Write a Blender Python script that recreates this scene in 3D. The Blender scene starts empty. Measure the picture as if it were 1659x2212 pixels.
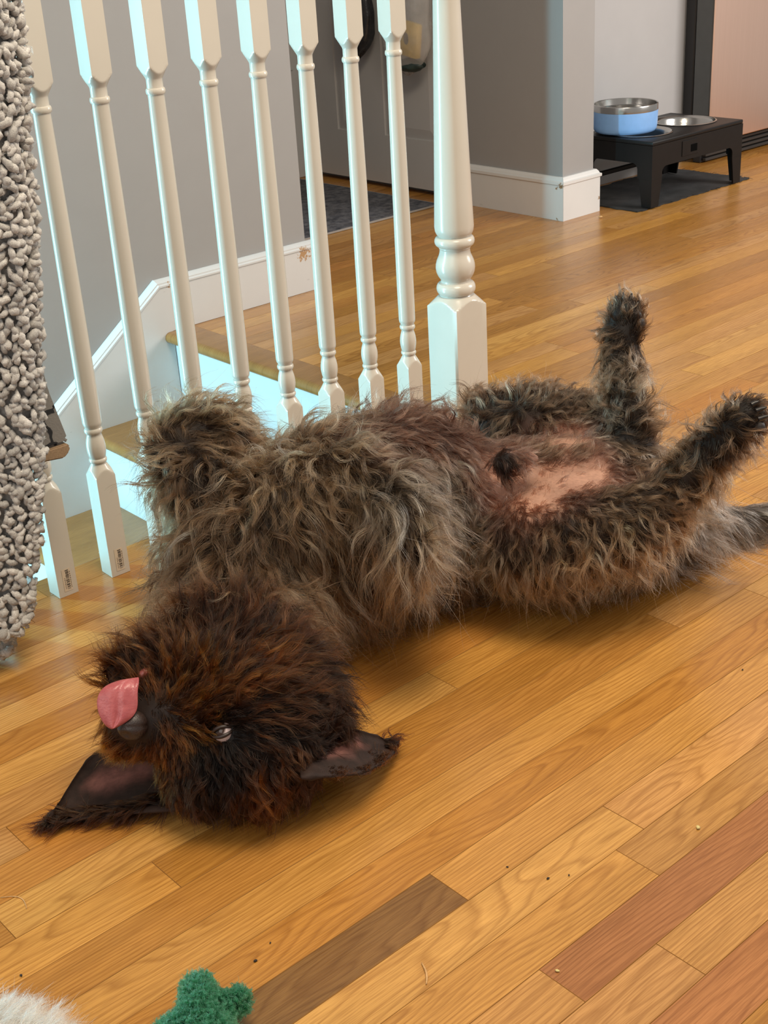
import bpy, bmesh, math, random
import numpy as np
from mathutils import Vector, Matrix, Quaternion, noise as mnoise
from mathutils.bvhtree import BVHTree

random.seed(7)
RNG = np.random.default_rng(7)
S = bpy.context.scene
COL = S.collection

# ------------------------------------------------------------------ camera
CAM_H = 0.935
FPX = 2842.08
RCAM = np.array([[0.74402577, -0.6657654, -0.05641], [-0.32388477, -0.28553281, -0.90198097], [0.58440081, 0.68936743, -0.42807504]])
cam_d = bpy.data.cameras.new('camera')
cam_d.sensor_fit = 'VERTICAL'
cam_d.sensor_height = 36.0
cam_d.lens = FPX / 2212 * 36.0
cam_d.clip_start = 0.02
cam = bpy.data.objects.new('camera', cam_d)
COL.objects.link(cam)
rm = Matrix((RCAM[0], -RCAM[1], -RCAM[2])).transposed()
cam.matrix_world = Matrix.Translation((0, 0, CAM_H)) @ rm.to_4x4()
S.camera = cam

# ------------------------------------------------------------------ light
S.view_settings.view_transform = 'Standard'
S.view_settings.look = 'None'
S.view_settings.gamma = 1.0
S.view_settings.exposure = 0.0
world = bpy.data.worlds.new('world')
S.world = world
world.use_nodes = True
bg = world.node_tree.nodes['Background']
bg.inputs[0].default_value = (1.0, 0.955, 0.91, 1)
bg.inputs[1].default_value = 0.44


def area(name, loc, target, sx, sy, power, color):
    d = bpy.data.lights.new(name, 'AREA')
    d.shape = 'RECTANGLE'
    d.size, d.size_y = sx, sy
    d.energy = power
    d.color = color
    o = bpy.data.objects.new(name, d)
    COL.objects.link(o)
    o.location = loc
    o.rotation_euler = (Vector(target) - Vector(loc)).to_track_quat('-Z', 'Y').to_euler()
    return o


area('foyer_window_light', (0.05, 2.625, 0.25), (1.6, 1.95, 0.15), 0.06, 1.7, 54, (0.36, 0.82, 1.0))
area('living_window_light', (-1.4, 0.3, 1.7), (0.9, 1.1, 0.1), 1.6, 1.5, 14, (1.0, 0.97, 0.93))
area('ceiling_lamp_light', (0.9, 0.5, 2.5), (0.95, 0.9, 0), 1.0, 1.0, 58, (1.0, 0.86, 0.66))
area('kitchen_fill_light', (4.3, 0.2, 1.5), (3.4, 2.8, 0.4), 1.2, 1.2, 78, (1.0, 0.965, 0.93))  # added fill, no real window: brightens the kitchen wall and right-hand floor


# ------------------------------------------------------------------ helpers
def ray(u, v):
    c = np.array([(u - 829.5) / FPX, (v - 1106.0) / FPX, 1.0])
    return RCAM.T @ c


def PZ(u, v, z):
    r = ray(u, v)
    t = (z - CAM_H) / r[2]
    return Vector((r[0] * t, r[1] * t, z))


def PY(u, v, y):
    r = ray(u, v)
    t = y / r[1]
    return Vector((r[0] * t, y, CAM_H + r[2] * t))


def srgb(r, g, b):
    def f(c):
        c /= 255.0
        return c / 12.92 if c <= 0.04045 else ((c + 0.055) / 1.055) ** 2.4
    return (f(r), f(g), f(b), 1.0)


class NT:
    """small helper for building node materials"""

    def __init__(self, name):
        self.m = bpy.data.materials.new(name)
        self.m.use_nodes = True
        self.t = self.m.node_tree
        self.b = self.t.nodes['Principled BSDF']

    def n(self, typ, **kw):
        nd = self.t.nodes.new('ShaderNode' + typ)
        for k, v in kw.items():
            if k.startswith('i_'):
                key = k[2:]
                nd.inputs[int(key) if key.isdigit() else key].default_value = v
            else:
                setattr(nd, k, v)
        return nd

    def l(self, a, ai, b, bi):
        self.t.links.new(a.outputs[ai], b.inputs[bi])

    def math(self, op, a, b=None, c=None):
        nd = self.n('Math', operation=op)
        for i, x in enumerate((a, b, c)):
            if x is None:
                continue
            if isinstance(x, (int, float)):
                nd.inputs[i].default_value = x
            else:
                self.t.links.new(x, nd.inputs[i])
        return nd.outputs[0]

    def set(self, **kw):
        for k, v in kw.items():
            self.b.inputs[k.replace('_', ' ')].default_value = v
        return self

    def bump(self, sock, strength=0.2, dist=0.002):
        bp = self.n('Bump')
        bp.inputs['Strength'].default_value = strength
        bp.inputs['Distance'].default_value = dist
        self.t.links.new(sock, bp.inputs['Height'])
        self.l(bp, 0, self.b, 'Normal')

    def ramp(self, sock, stops):
        r = self.n('ValToRGB')
        e = r.color_ramp.elements
        while len(e) < len(stops):
            e.new(0.5)
        for i, (p, c) in enumerate(stops):
            e[i].position = p
            e[i].color = c if len(c) == 4 else (*c, 1)
        self.t.links.new(sock, r.inputs[0])
        return r.outputs[0]

    def mix(self, fac, a, b, blend='MIX'):
        nd = self.n('Mix', data_type='RGBA', blend_type=blend)
        for i, x in ((0, fac), (6, a), (7, b)):
            if isinstance(x, (int, float)):
                nd.inputs[i].default_value = x
            elif isinstance(x, tuple):
                nd.inputs[i].default_value = x if len(x) == 4 else (*x, 1)
            else:
                self.t.links.new(x, nd.inputs[i])
        return nd.outputs[2]

    def base(self, sock):
        self.t.links.new(sock, self.b.inputs['Base Color'])

    def noise(self, scale, detail=3, rough=0.5, vec=None):
        nd = self.n('TexNoise')
        nd.inputs['Scale'].default_value = scale
        nd.inputs['Detail'].default_value = detail
        nd.inputs['Roughness'].default_value = rough
        if vec is None:
            vec = self.n('TexCoord').outputs['Object']
        self.t.links.new(vec, nd.inputs['Vector'])
        return nd.outputs[0]


def simple(name, col, rough=0.5, noise_amt=0.06, nscale=30, bump=0.0, bscale=200, **kw):
    m = NT(name)
    m.set(Roughness=rough, **kw)
    c1 = tuple(x * (1 - noise_amt) for x in col[:3])
    c2 = tuple(min(1, x * (1 + noise_amt)) for x in col[:3])
    m.base(m.ramp(m.noise(nscale, 4), [(0.3, c1), (0.7, c2)]))
    if bump:
        m.bump(m.noise(bscale, 3), bump, 0.001)
    return m.m


def mesh_obj(name, bm, mat=None, parent=None, smooth=None, loc=None, **props):
    me = bpy.data.meshes.new(name)
    bm.to_mesh(me)
    bm.free()
    return link_mesh(name, me, mat, parent, smooth, loc, **props)


def link_mesh(name, me, mat=None, parent=None, smooth=None, loc=None, **props):
    if mat is not None:
        for mm in (mat if isinstance(mat, (list, tuple)) else [mat]):
            if me.materials.find(mm.name) < 0:
                me.materials.append(mm)
    if smooth is not None:
        me.polygons.foreach_set('use_smooth', [True] * len(me.polygons))
        if smooth < 180:
            me.set_sharp_from_angle(angle=math.radians(smooth))
    o = bpy.data.objects.new(name, me)
    COL.objects.link(o)
    if loc is not None:
        o.location = loc
    if parent is not None:
        o.parent = parent
    for k, v in props.items():
        o[k] = v
    return o


def thing(name, label, cat, loc=(0, 0, 0), rotz=0.0, group=None):
    o = bpy.data.objects.new(name, None)
    o.empty_display_size = 0.05
    COL.objects.link(o)
    o.location = loc
    o.rotation_euler = (0, 0, rotz)
    o['label'] = label
    o['category'] = cat
    if group:
        o['group'] = group
    return o


def struct(name, bm, mat, smooth=None, parent=None):
    o = mesh_obj(name, bm, mat, parent, smooth)
    if parent is None:
        o['kind'] = 'structure'
    return o


def box(bm, x0, x1, y0, y1, z0, z1, bev=0.0, seg=1, mi=0):
    r = bmesh.ops.create_cube(bm, size=1.0)
    vs = r['verts']
    for v in vs:
        v.co = Vector((x0 + (v.co.x + .5) * (x1 - x0), y0 + (v.co.y + .5) * (y1 - y0), z0 + (v.co.z + .5) * (z1 - z0)))
    fs = list({f for v in vs for f in v.link_faces})
    for f in fs:
        f.material_index = mi
    if bev > 0:
        es = list({e for v in vs for e in v.link_edges})
        r = bmesh.ops.bevel(bm, geom=es, offset=bev, segments=seg, profile=0.5, affect='EDGES')
        for f in r['faces']:
            f.material_index = mi
    return bm


def prism(bm, pts, axis, a, b, mi=0):
    """polygon pts (2D) extruded along axis from a to b. axis 'y': pts are (x,z); 'x': pts are (y,z); 'z': pts are (x,y)"""
    def mk(p, t):
        if axis == 'y':
            return (p[0], t, p[1])
        if axis == 'x':
            return (t, p[0], p[1])
        return (p[0], p[1], t)
    A = [bm.verts.new(mk(p, a)) for p in pts]
    B = [bm.verts.new(mk(p, b)) for p in pts]
    n = len(pts)
    fs = [bm.faces.new(A), bm.faces.new(B[::-1])]
    for i in range(n):
        fs.append(bm.faces.new((A[i], B[i], B[(i + 1) % n], A[(i + 1) % n])))
    for f in fs:
        f.material_index = mi
    bmesh.ops.recalc_face_normals(bm, faces=fs)
    return bm


def lathe(bm, prof, n=32, cx=0.0, cy=0.0, cap=True, mi=0, radf=None):
    """prof: list of (r,z); radf(theta, r, z) may reshape the radius"""
    rings = []
    for r, z in prof:
        ring = []
        for i in range(n):
            th = 2 * math.pi * i / n
            rr = radf(th, r, z) if radf else r
            ring.append(bm.verts.new((cx + rr * math.cos(th), cy + rr * math.sin(th), z)))
        rings.append(ring)
    for a, b in zip(rings, rings[1:]):
        for i in range(n):
            f = bm.faces.new((a[i], a[(i + 1) % n], b[(i + 1) % n], b[i]))
            f.material_index = mi
    if cap:
        bm.faces.new(rings[0][::-1]).material_index = mi
        bm.faces.new(rings[-1]).material_index = mi
    return bm


def sweep(bm, pts, radii, n=8, cap=True, flat=1.0, up=None, mi=0):
    """tube along a polyline"""
    pts = [Vector(p) for p in pts]
    rings = []
    u = Vector(up) if up is not None else Vector((0.3, 0.2, 1)).normalized()
    for i, p in enumerate(pts):
        t = (pts[min(i + 1, len(pts) - 1)] - pts[max(i - 1, 0)]).normalized()
        s = t.cross(u)
        if s.length < 1e-4:
            s = t.orthogonal()
        s.normalize()
        w = s.cross(t).normalized()
        u = w
        r = radii[i] if hasattr(radii, '__len__') else radii
        rings.append([bm.verts.new(p + s * (r * math.cos(2 * math.pi * k / n)) + w * (r * flat * math.sin(2 * math.pi * k / n))) for k in range(n)])
    for a, b in zip(rings, rings[1:]):
        for k in range(n):
            f = bm.faces.new((a[k], a[(k + 1) % n], b[(k + 1) % n], b[k]))
            f.material_index = mi
    if cap:
        bm.faces.new(rings[0][::-1]).material_index = mi
        bm.faces.new(rings[-1]).material_index = mi
    return bm


def wall_quad(name, x0, x1, y0, y1, z0, z1, mat):
    bm = bmesh.new()
    box(bm, x0, x1, y0, y1, z0, z1)
    return struct(name, bm, mat)


# ------------------------------------------------------------------ materials
def oak_material(name, use_obj_color=True, col=(0.4, 0.2, 0.06)):
    """oak: growth rings of a trunk cut lengthwise (object space, x along the board), pores and flecks"""
    m = NT(name)
    tc = m.n('TexCoord')
    oi = m.n('ObjectInfo')
    rnd = oi.outputs['Random']
    sep = m.n('SeparateXYZ')
    m.l(tc, 'Object', sep, 0)
    x, y = sep.outputs[0], sep.outputs[1]
    xo = m.math('ADD', x, m.math('MULTIPLY', rnd, 37.0))

    def h(k):
        return m.math('FRACT', m.math('MULTIPLY', rnd, k))
    # wobble of the trunk
    cv = m.n('CombineXYZ')
    m.t.links.new(m.math('MULTIPLY', xo, 1.6), cv.inputs[0])
    m.t.links.new(m.math('MULTIPLY', y, 9.0), cv.inputs[1])
    m.t.links.new(m.math('MULTIPLY', rnd, 11.0), cv.inputs[2])
    wob = m.math('SUBTRACT', m.noise(1.6, 2.0, 0.5, cv.outputs[0]), 0.5)
    cv2 = m.n('CombineXYZ')
    m.t.links.new(m.math('MULTIPLY', xo, 9.0), cv2.inputs[0])
    m.t.links.new(m.math('MULTIPLY', y, 60.0), cv2.inputs[1])
    wob2 = m.math('SUBTRACT', m.noise(1.0, 2.0, 0.5, cv2.outputs[0]), 0.5)
    y0 = m.math('MULTIPLY', m.math('SUBTRACT', h(13.7), 0.5), 0.16)
    yy = m.math('ADD', m.math('SUBTRACT', y, y0), m.math('MULTIPLY', wob, 0.012))
    hh = m.math('ADD', m.math('ADD', m.math('MULTIPLY', h(29.3), 0.05), 0.005),
                m.math('ADD', m.math('MULTIPLY', m.math('MULTIPLY', x, m.math('SUBTRACT', h(47.9), 0.5)), 0.09), m.math('MULTIPLY', wob, 0.075)))
    r2 = m.math('ADD', m.math('MULTIPLY', yy, yy), m.math('MULTIPLY', hh, hh))
    r = m.math('ADD', m.math('SQRT', r2), m.math('MULTIPLY', wob2, 0.0012))
    fr = m.math('FRACT', m.math('MULTIPLY', r, 210.0))
    ring = m.ramp(fr, [(0.0, (0.15,) * 3), (0.22, (0.9,) * 3), (0.7, (0.75,) * 3), (1.0, (0.15,) * 3)])
    # pores: thin dashes along the board
    cv3 = m.n('CombineXYZ')
    m.t.links.new(m.math('MULTIPLY', xo, 22.0), cv3.inputs[0])
    m.t.links.new(m.math('MULTIPLY', y, 620.0), cv3.inputs[1])
    pore = m.noise(1.0, 2.0, 0.6, cv3.outputs[0])
    poref = m.ramp(pore, [(0.38, (0.0,) * 3), (0.56, (1.0,) * 3)])
    # broad tone along the board
    cv4 = m.n('CombineXYZ')
    m.t.links.new(m.math('MULTIPLY', xo, 2.2), cv4.inputs[0])
    m.t.links.new(m.math('MULTIPLY', y, 26.0), cv4.inputs[1])
    tone = m.noise(1.0, 3.0, 0.55, cv4.outputs[0])
    if use_obj_color:
        base = oi.outputs['Color']
    else:
        c = m.n('RGB')
        c.outputs[0].default_value = (*col, 1)
        base = c.outputs[0]
    dk = m.mix(1.0, base, (0.50, 0.40, 0.28, 1), 'MULTIPLY')
    c1 = m.mix(ring, dk, base)
    c1b = m.mix(0.72, base, c1)
    c2 = m.mix(m.math('MULTIPLY', m.math('SUBTRACT', 1.0, poref), 0.42), c1b, m.mix(1.0, base, (0.45, 0.34, 0.22, 1), 'MULTIPLY'))
    tn = m.ramp(tone, [(0.25, (0.82, 0.80, 0.76)), (0.75, (1.12, 1.13, 1.16))])
    m.base(m.mix(1.0, c2, tn, 'MULTIPLY'))
    wear = m.noise(3.0, 4.0, 0.6)
    rr = m.ramp(wear, [(0.3, (0.19,) * 3), (0.75, (0.30,) * 3)])
    m.t.links.new(rr, m.b.inputs['Roughness'])
    m.set(Specular_IOR_Level=0.7)
    hgt = m.math('ADD', m.math('MULTIPLY', poref, 0.6), m.math('MULTIPLY', wear, 1.5))
    m.bump(hgt, 0.2, 0.0006)
    return m.m


M_OAK = oak_material('oak_boards')


def paint_material(name, col, rough, wear_pts=(), wear_col=(0.28, 0.17, 0.08), scuff=0.0, scuff_scale=9.0):
    """painted surface with worn spots (object space centres and radii) and dark scuffs"""
    m = NT(name)
    m.set(Roughness=rough)
    tc = m.n('TexCoord')
    ob = tc.outputs['Object']
    c = m.ramp(m.noise(14, 4, 0.6, ob), [(0.3, tuple(x * 0.97 for x in col[:3])), (0.7, tuple(x for x in col[:3]))])
    fine = m.noise(160, 3, 0.6, ob)
    for p, rad in wear_pts:
        d = m.n('VectorMath', operation='DISTANCE')
        m.t.links.new(ob, d.inputs[0])
        d.inputs[1].default_value = p
        f = m.math('SUBTRACT', 1.0, m.math('DIVIDE', d.outputs['Value'], rad))
        f = m.math('ADD', f, m.math('MULTIPLY', m.math('SUBTRACT', fine, 0.5), 2.2))
        c = m.mix(m.ramp(f, [(0.42, (0, 0, 0)), (0.62, (1, 1, 1))]), c, (*wear_col, 1))
    if scuff > 0:
        v = m.n('TexVoronoi')
        v.inputs['Scale'].default_value = scuff_scale
        mp = m.n('Mapping')
        mp.inputs['Scale'].default_value = (1, 1, 3)
        m.t.links.new(ob, mp.inputs[0])
        m.l(mp, 0, v, 'Vector')
        big = m.noise(4.0, 3, 0.6, ob)
        f = m.math('MULTIPLY', m.ramp(v.outputs['Distance'], [(0.0, (1, 1, 1)), (0.10, (0, 0, 0))]), m.ramp(big, [(0.46, (0, 0, 0)), (0.56, (1, 1, 1))]))
        c = m.mix(m.math('MULTIPLY', f, scuff), c, (0.05, 0.055, 0.06, 1))
    m.base(c)
    m.bump(m.noise(60, 3, 0.5, ob), 0.05, 0.001)
    return m.m


M_WALL = paint_material('grey_wall_paint', (0.315, 0.302, 0.292), 0.55)
M_WALL2 = paint_material('pale_wall_paint', (0.42, 0.41, 0.405), 0.55)
M_TRIM = paint_material('white_trim_paint', (0.60, 0.60, 0.595), 0.4, scuff=0.8)
M_PILLAR_BASE = paint_material('white_baseboard_paint', (0.66, 0.65, 0.63), 0.42,
                               wear_pts=[((2.99, 2.622, 0.104), 0.016), ((2.986, 2.64, 0.098), 0.013), ((2.985, 2.64, 0.002), 0.012), ((3.16, 2.61, 0.04), 0.013)], scuff=0.25)
M_SKIRT = paint_material('white_skirt_paint', (0.62, 0.615, 0.605), 0.4,
                         wear_pts=[((2.03, 2.65, 0.10), 0.03), ((1.62, 2.65, 0.112), 0.012)], wear_col=(0.42, 0.25, 0.12), scuff=0.9, scuff_scale=13)
M_RAIL = paint_material('white_railing_gloss', (0.575, 0.53, 0.455), 0.22, scuff=0.15, scuff_scale=6)
M_SUB = simple('subfloor_dark', (0.03, 0.015, 0.006), 0.8)

# ------------------------------------------------------------------ floor
M_JOINT = simple('stained_joint', (0.27, 0.125, 0.034), 0.9, 0.1, Specular_IOR_Level=0.0)
EDGE_Y = 1.748        # edge of the stairwell
NOSE_X = 1.592
WALL_Y = 2.665
WALL_X = 2.05
bm = bmesh.new()
box(bm, -0.6, NOSE_X, -0.3, EDGE_Y - 0.004, -0.19, -0.0125)
box(bm, NOSE_X + 0.03, 4.9, -0.3, 4.9, -0.19, -0.0125)
floor = struct('floor', bm, M_SUB)

C_GOLD = (0.600, 0.300, 0.070)
C_LIGHT = (0.640, 0.340, 0.092)
C_MID = (0.470, 0.218, 0.045)
C_TAN = (0.560, 0.285, 0.084)
C_RED = (0.420, 0.175, 0.056)
C_DARK = (0.265, 0.132, 0.036)
C_ORANGE = (0.530, 0.240, 0.048)
POOL = [C_GOLD, C_GOLD, C_LIGHT, C_MID, C_TAN, C_TAN, C_ORANGE, C_MID]
PITCH = 0.0571
ROW0 = 0.7535


def plank(x0, x1, y0, y1, col, name='plank', bev=0.0004, mat=None, z=0.0, th=0.012, parent=None, along='x'):
    g = 0.00010
    L, W = (x1 - x0) - 2 * g, (y1 - y0) - 2 * g
    if along == 'y':
        L, W = W, L
    hz = random.uniform(-0.0002, 0.0)
    b = bev
    vs = []
    for zz, ins in ((-th, 0), (-b + hz, 0), (hz, b)):
        for sx, sy in ((-1, -1), (1, -1), (1, 1), (-1, 1)):
            vs.append((sx * (L / 2 - ins), sy * (W / 2 - ins), zz))
    fs = [(8, 9, 10, 11)]
    for a in (0, 4):
        for i in range(4):
            j = (i + 1) % 4
            fs.append((a + i, a + j, a + 4 + j, a + 4 + i))
    me = bpy.data.meshes.new(name)
    me.from_pydata(vs, [], fs)
    o = link_mesh(name, me, [mat or M_OAK, M_JOINT], parent or floor)
    me.polygons.foreach_set('material_index', [0] + [1] * 8)
    o.location = ((x0 + x1) / 2, (y0 + y1) / 2, z)
    if along == 'y':
        o.rotation_euler = (0, 0, math.pi / 2)
    k = random.uniform(0.92, 1.08)
    o.color = (col[0] * k, col[1] * k, col[2] * k * random.uniform(0.93, 1.07), 1)
    return o


# known end joints and tones read off the floor: row -> [(x_end, tone of the board left of it)], last tone to the right
KNOWN = {
    0: ([0.7186, 1.95], [C_DARK, C_GOLD, C_TAN]),
    -1: ([0.9305, 2.3], [C_LIGHT, C_TAN, C_GOLD]),
    -2: ([0.883, 2.1], [C_GOLD, C_TAN, C_TAN]),
    -3: ([0.699, 1.9], [C_TAN, C_RED, C_RED]),
    -4: ([0.8035, 1.7], [C_TAN, C_TAN, C_GOLD]),
    -5: ([0.62, 1.6], [C_TAN, C_RED, C_TAN]),
    1: ([0.30, 1.62], [C_GOLD, C_ORANGE, C_GOLD]),
    2: ([0.12, 1.45], [C_TAN, C_GOLD, C_LIGHT]),
    3: ([0.02, 1.30], [C_GOLD, C_MID, C_TAN]),
    4: ([0.5215, 1.50], [C_GOLD, C_MID, C_GOLD]),
    5: ([0.36, 0.986, 1.72], [C_MID, C_LIGHT, C_GOLD, C_TAN]),
    6: ([0.20, 1.38], [C_GOLD, C_ORANGE, C_GOLD]),
    7: ([0.4365, 1.24], [C_TAN, C_ORANGE, C_TAN]),
    8: ([0.15, 1.55], [C_TAN, C_TAN, C_LIGHT]),
    9: ([0.33, 1.35], [C_GOLD, C_LIGHT, C_GOLD]),
    10: ([0.1, 1.12, 1.965], [C_TAN, C_ORANGE, C_TAN, C_LIGHT]),
}
XMIN, XMAX = -0.2, 4.55
n_rows_main = int(math.floor((EDGE_Y - 0.09 - ROW0) / PITCH))
rows = list(range(-9, 56))
for r in rows:
    y0, y1 = ROW0 + r * PITCH, ROW0 + (r + 1) * PITCH
    xa, xb = XMIN, XMAX
    if y1 > EDGE_Y + 0.001 or (y0 < EDGE_Y and y1 > EDGE_Y - 0.01):
        xa = NOSE_X + 0.082
    if y0 > 2.82:
        xb = 3.06
        xa = WALL_X - 0.12
    if y0 > 3.87:
        break
    if r in KNOWN:
        js, cs = KNOWN[r]
        js = list(js)
        cs = list(cs)
        x = js[-1] + random.uniform(0.7, 1.3)
        while x < xb - 0.3:
            js.append(x)
            cs.append(random.choice(POOL))
            x += random.uniform(0.7, 1.5)
    else:
        js, cs = [], []
        x = xa + random.uniform(0.25, 1.1)
        while x < xb - 0.25:
            js.append(x)
            cs.append(random.choice(POOL))
            x += random.uniform(0.6, 1.5)
        cs.append(random.choice(POOL))
    ends = [xa] + [j for j in js if j > xa + 0.05] + [xb]
    cs = cs[len(js) + 1 - (len(ends) - 1):]
    if y0 > EDGE_Y and y0 < 2.8:
        y1c = y1
    else:
        y1c = min(y1, EDGE_Y - 0.0) if xa < NOSE_X else y1
    for i in range(len(ends) - 1):
        plank(ends[i], ends[i + 1], y0, y1c, cs[i])
# edge boards along the stairwell and the stair nosing board
yr = ROW0 + (n_rows_main + 1) * PITCH

# ------------------------------------------------------------------ staircase
stairs = thing('staircase', 'white-risered oak stairs going down behind the balusters', 'stairs', (0, 0, 0))
M_NOSE = oak_material('oak_treads', False, (0.36, 0.175, 0.05))


def round_nosed(bm, x0, x1, y0, y1, z1, th=0.027):
    """board with a half round front edge at x0"""
    pts = []
    for k in range(9):
        a = math.pi / 2 + math.pi * k / 8
        pts.append((x0 + th / 2 + th / 2 * math.cos(a), z1 - th / 2 + th / 2 * math.sin(a)))
    pts += [(x1, z1 - th), (x1, z1)]
    prism(bm, pts, 'y', y0, y1)


RISE, RUN = 0.186, 0.238
for k in range(0, 5):
    zt = -RISE * k
    xn = NOSE_X - RUN * k
    bm = bmesh.new()
    round_nosed(bm, xn, xn + (0.082 if k == 0 else RUN + 0.026), (EDGE_Y + 0.001), WALL_Y - 0.017, zt)
    o = mesh_obj('tread', bm, M_NOSE, stairs, 40)
    if k == 0:
        o['label'] = 'oak nosing board at the top of the stairs'
    bm = bmesh.new()
    box(bm, xn + 0.026, xn + 0.045, EDGE_Y + 0.001, WALL_Y - 0.017, zt - RISE, zt - 0.0275)
    mesh_obj('riser', bm, M_TRIM, stairs)
# wall under the floor edge on the near side of the stairs
wall_quad('wall_stairwell', -0.6, NOSE_X + 0.02, EDGE_Y - 0.02, EDGE_Y - 0.001, -1.2, -0.0126, M_WALL)

# far wall of the stairs with its skirt board
wall_quad('wall_back', -0.7, WALL_X, WALL_Y, WALL_Y + 0.12, -1.3, 2.45, M_WALL)
SL = RISE / RUN * 0.93
SK0 = (NOSE_X - 0.003, 0.1285)


def sk(x):
    return SK0[1] - 0.745 * (SK0[0] - x)


bm = bmesh.new()
pts = [(WALL_X + 0.012, 0.0005), (WALL_X + 0.012, 0.111), (SK0[0] + 0.004, 0.111), (-0.3, sk(-0.3) - 0.021), (-0.3, sk(-0.3) - 0.42), (NOSE_X + 0.025, -0.25), (NOSE_X + 0.025, 0.0005)]
prism(bm, pts, 'y', WALL_Y - 0.0165, WALL_Y - 0.0005)
struct('trim_1', bm, M_SKIRT)
# moulded cap in two mitred lengths
bm = bmesh.new()


def cap_run(bm, p0, p1, e0=None, e1=None):
    prof = [(0.0, 0.0), (-0.0195, 0.0), (-0.0195, 0.004), (-0.016, 0.007), (-0.016, 0.010), (-0.010, 0.0145), (-0.004, 0.0175), (0.0, 0.0175)]
    d = Vector((p1[0] - p0[0], 0, p1[1] - p0[1])).normalized()
    n = Vector((-d.z, 0, d.x))
    if n.z < 0:
        n = -n
    A, B = [], []
    for dy, h in prof:
        sa = (e0 or 0) * h
        sb = (e1 or 0) * h
        A.append(bm.verts.new(Vector((p0[0], WALL_Y - 0.0005 + dy, p0[1])) + n * h + d * sa))
        B.append(bm.verts.new(Vector((p1[0], WALL_Y - 0.0005 + dy, p1[1])) + n * h + d * sb))
    fs = [bm.faces.new(A), bm.faces.new(B[::-1])]
    m = len(prof)
    for i in range(m):
        fs.append(bm.faces.new((A[i], B[i], B[(i + 1) % m], A[(i + 1) % m])))
    bmesh.ops.recalc_face_normals(bm, faces=fs)


ANG = math.tan(math.atan(0.745) / 2)
cap_run(bm, (SK0[0] + 0.004, 0.111), (WALL_X + 0.016, 0.111), -ANG, 0)
cap_run(bm, (-0.3, sk(-0.3) - 0.021 + 0.0005), (SK0[0] + 0.004, 0.1115), 0, ANG)
struct('trim_2', bm, M_SKIRT)

# ------------------------------------------------------------------ hallway walls
PX, PY0, PX1 = 3.007, 2.630, 3.146
wall_quad('wall_pillar', PX, PX1, PY0, 3.12, 0, 2.45, M_WALL)
wall_quad('wall_hall', 3.06, 3.2, 3.12, 4.0, 0, 2.45, M_WALL)
wall_quad('wall_kitchen', PX1, 4.9, 2.872, 3.0, 0, 2.45, M_WALL2)
wall_quad('wall_dark_room', 1.6, 3.3, 5.0, 5.1, -0.01, 2.45, M_WALL)
wall_quad('wall_closet_left', WALL_X - 0.1, WALL_X, WALL_Y + 0.12, 5.0, -0.01, 2.45, M_WALL)
wall_quad('wall_closet_right', 3.2, 3.3, 4.0, 5.0, -0.01, 2.45, M_WALL)


def base_prof(bm, along, a0, a1, wallpos, side, h=0.128, th=0.015, m0=0.0, m1=0.0):
    """baseboard with a moulded top; along 'x' or 'y'; side = direction it sticks out; m0/m1 mitre factors"""
    prof = [(0, 0), (th, 0), (th, h - 0.024), (th + 0.004, h - 0.021), (th + 0.004, h - 0.013), (th - 0.001, h - 0.011), (th - 0.003, h - 0.006), (th - 0.008, h), (0, h)]
    A, B = [], []
    for d, z in prof:
        pa, pb = a0 + m0 * d, a1 + m1 * d
        w = wallpos + side * d
        A.append(bm.verts.new((pa, w, z) if along == 'x' else (w, pa, z)))
        B.append(bm.verts.new((pb, w, z) if along == 'x' else (w, pb, z)))
    fs = [bm.faces.new(A), bm.faces.new(B[::-1])]
    m = len(prof)
    for i in range(m):
        fs.append(bm.faces.new((A[i], B[i], B[(i + 1) % m], A[(i + 1) % m])))
    bmesh.ops.recalc_face_normals(bm, faces=fs)


bm = bmesh.new()
base_prof(bm, 'y', PY0, 3.05, PX - 0.0003, -1, m0=-1)
base_prof(bm, 'x', PX, PX1, PY0 - 0.0003, -1, m0=-1, m1=1)
base_prof(bm, 'y', PY0, 2.87, PX1 + 0.0003, 1, m0=-1)
struct('baseboard_pillar', bm, M_PILLAR_BASE)
bm = bmesh.new()
base_prof(bm, 'x', PX1 + 0.02, 3.88, 2.8715, -1)
struct('baseboard_kitchen', bm, M_TRIM)

# door frame of the dark room, seen past the wall corner
bm = bmesh.new()
box(bm, 2.955, 3.012, 3.845, 3.885, 0.0, 2.05, 0.003)
box(bm, 2.94, 3.012, 3.885, 3.93, 0.0, 2.05, 0.002)
box(bm, 2.05, 3.012, 3.845, 3.885, 2.05, 2.11, 0.003)
struct('trim_3', bm, M_TRIM)

# open panelled door folded back along the hall wall
M_DOOR = paint_material('white_door_paint', (0.50, 0.485, 0.475), 0.4)
DX, DY0, DY1, DZ = 3.018, 3.05, 3.812, 2.03
door = bpy.data.objects.new('door_1', None)
COL.objects.link(door)
door['kind'] = 'structure'
door.location = (DX, DY1, 0)
bm = bmesh.new()
zs = [0.018, 0.165, 0.80, 1.0, 1.62, 1.74, 1.93, DZ]
ys = [DY0, DY0 + 0.108, DY0 + 0.246 + 0.106 - 0.03, DY0 + 0.382 + 0.004, DY1 - 0.128, DY1]
p_l = (3.680, 3.545)
p_r = (3.432, 3.170)
cols = [(p_l[1], p_l[0]), (3.175, p_r[0])]
box(bm, DX + 0.007, DX + 0.036, DY0, DY1, 0.018, DZ)
xs_st = [(DY0, cols[1][0]), (cols[1][1], cols[0][0]), (cols[0][1], DY1)]
for a, b in xs_st:
    box(bm, DX, DX + 0.0069, a, b, 0.018, DZ)
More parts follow.
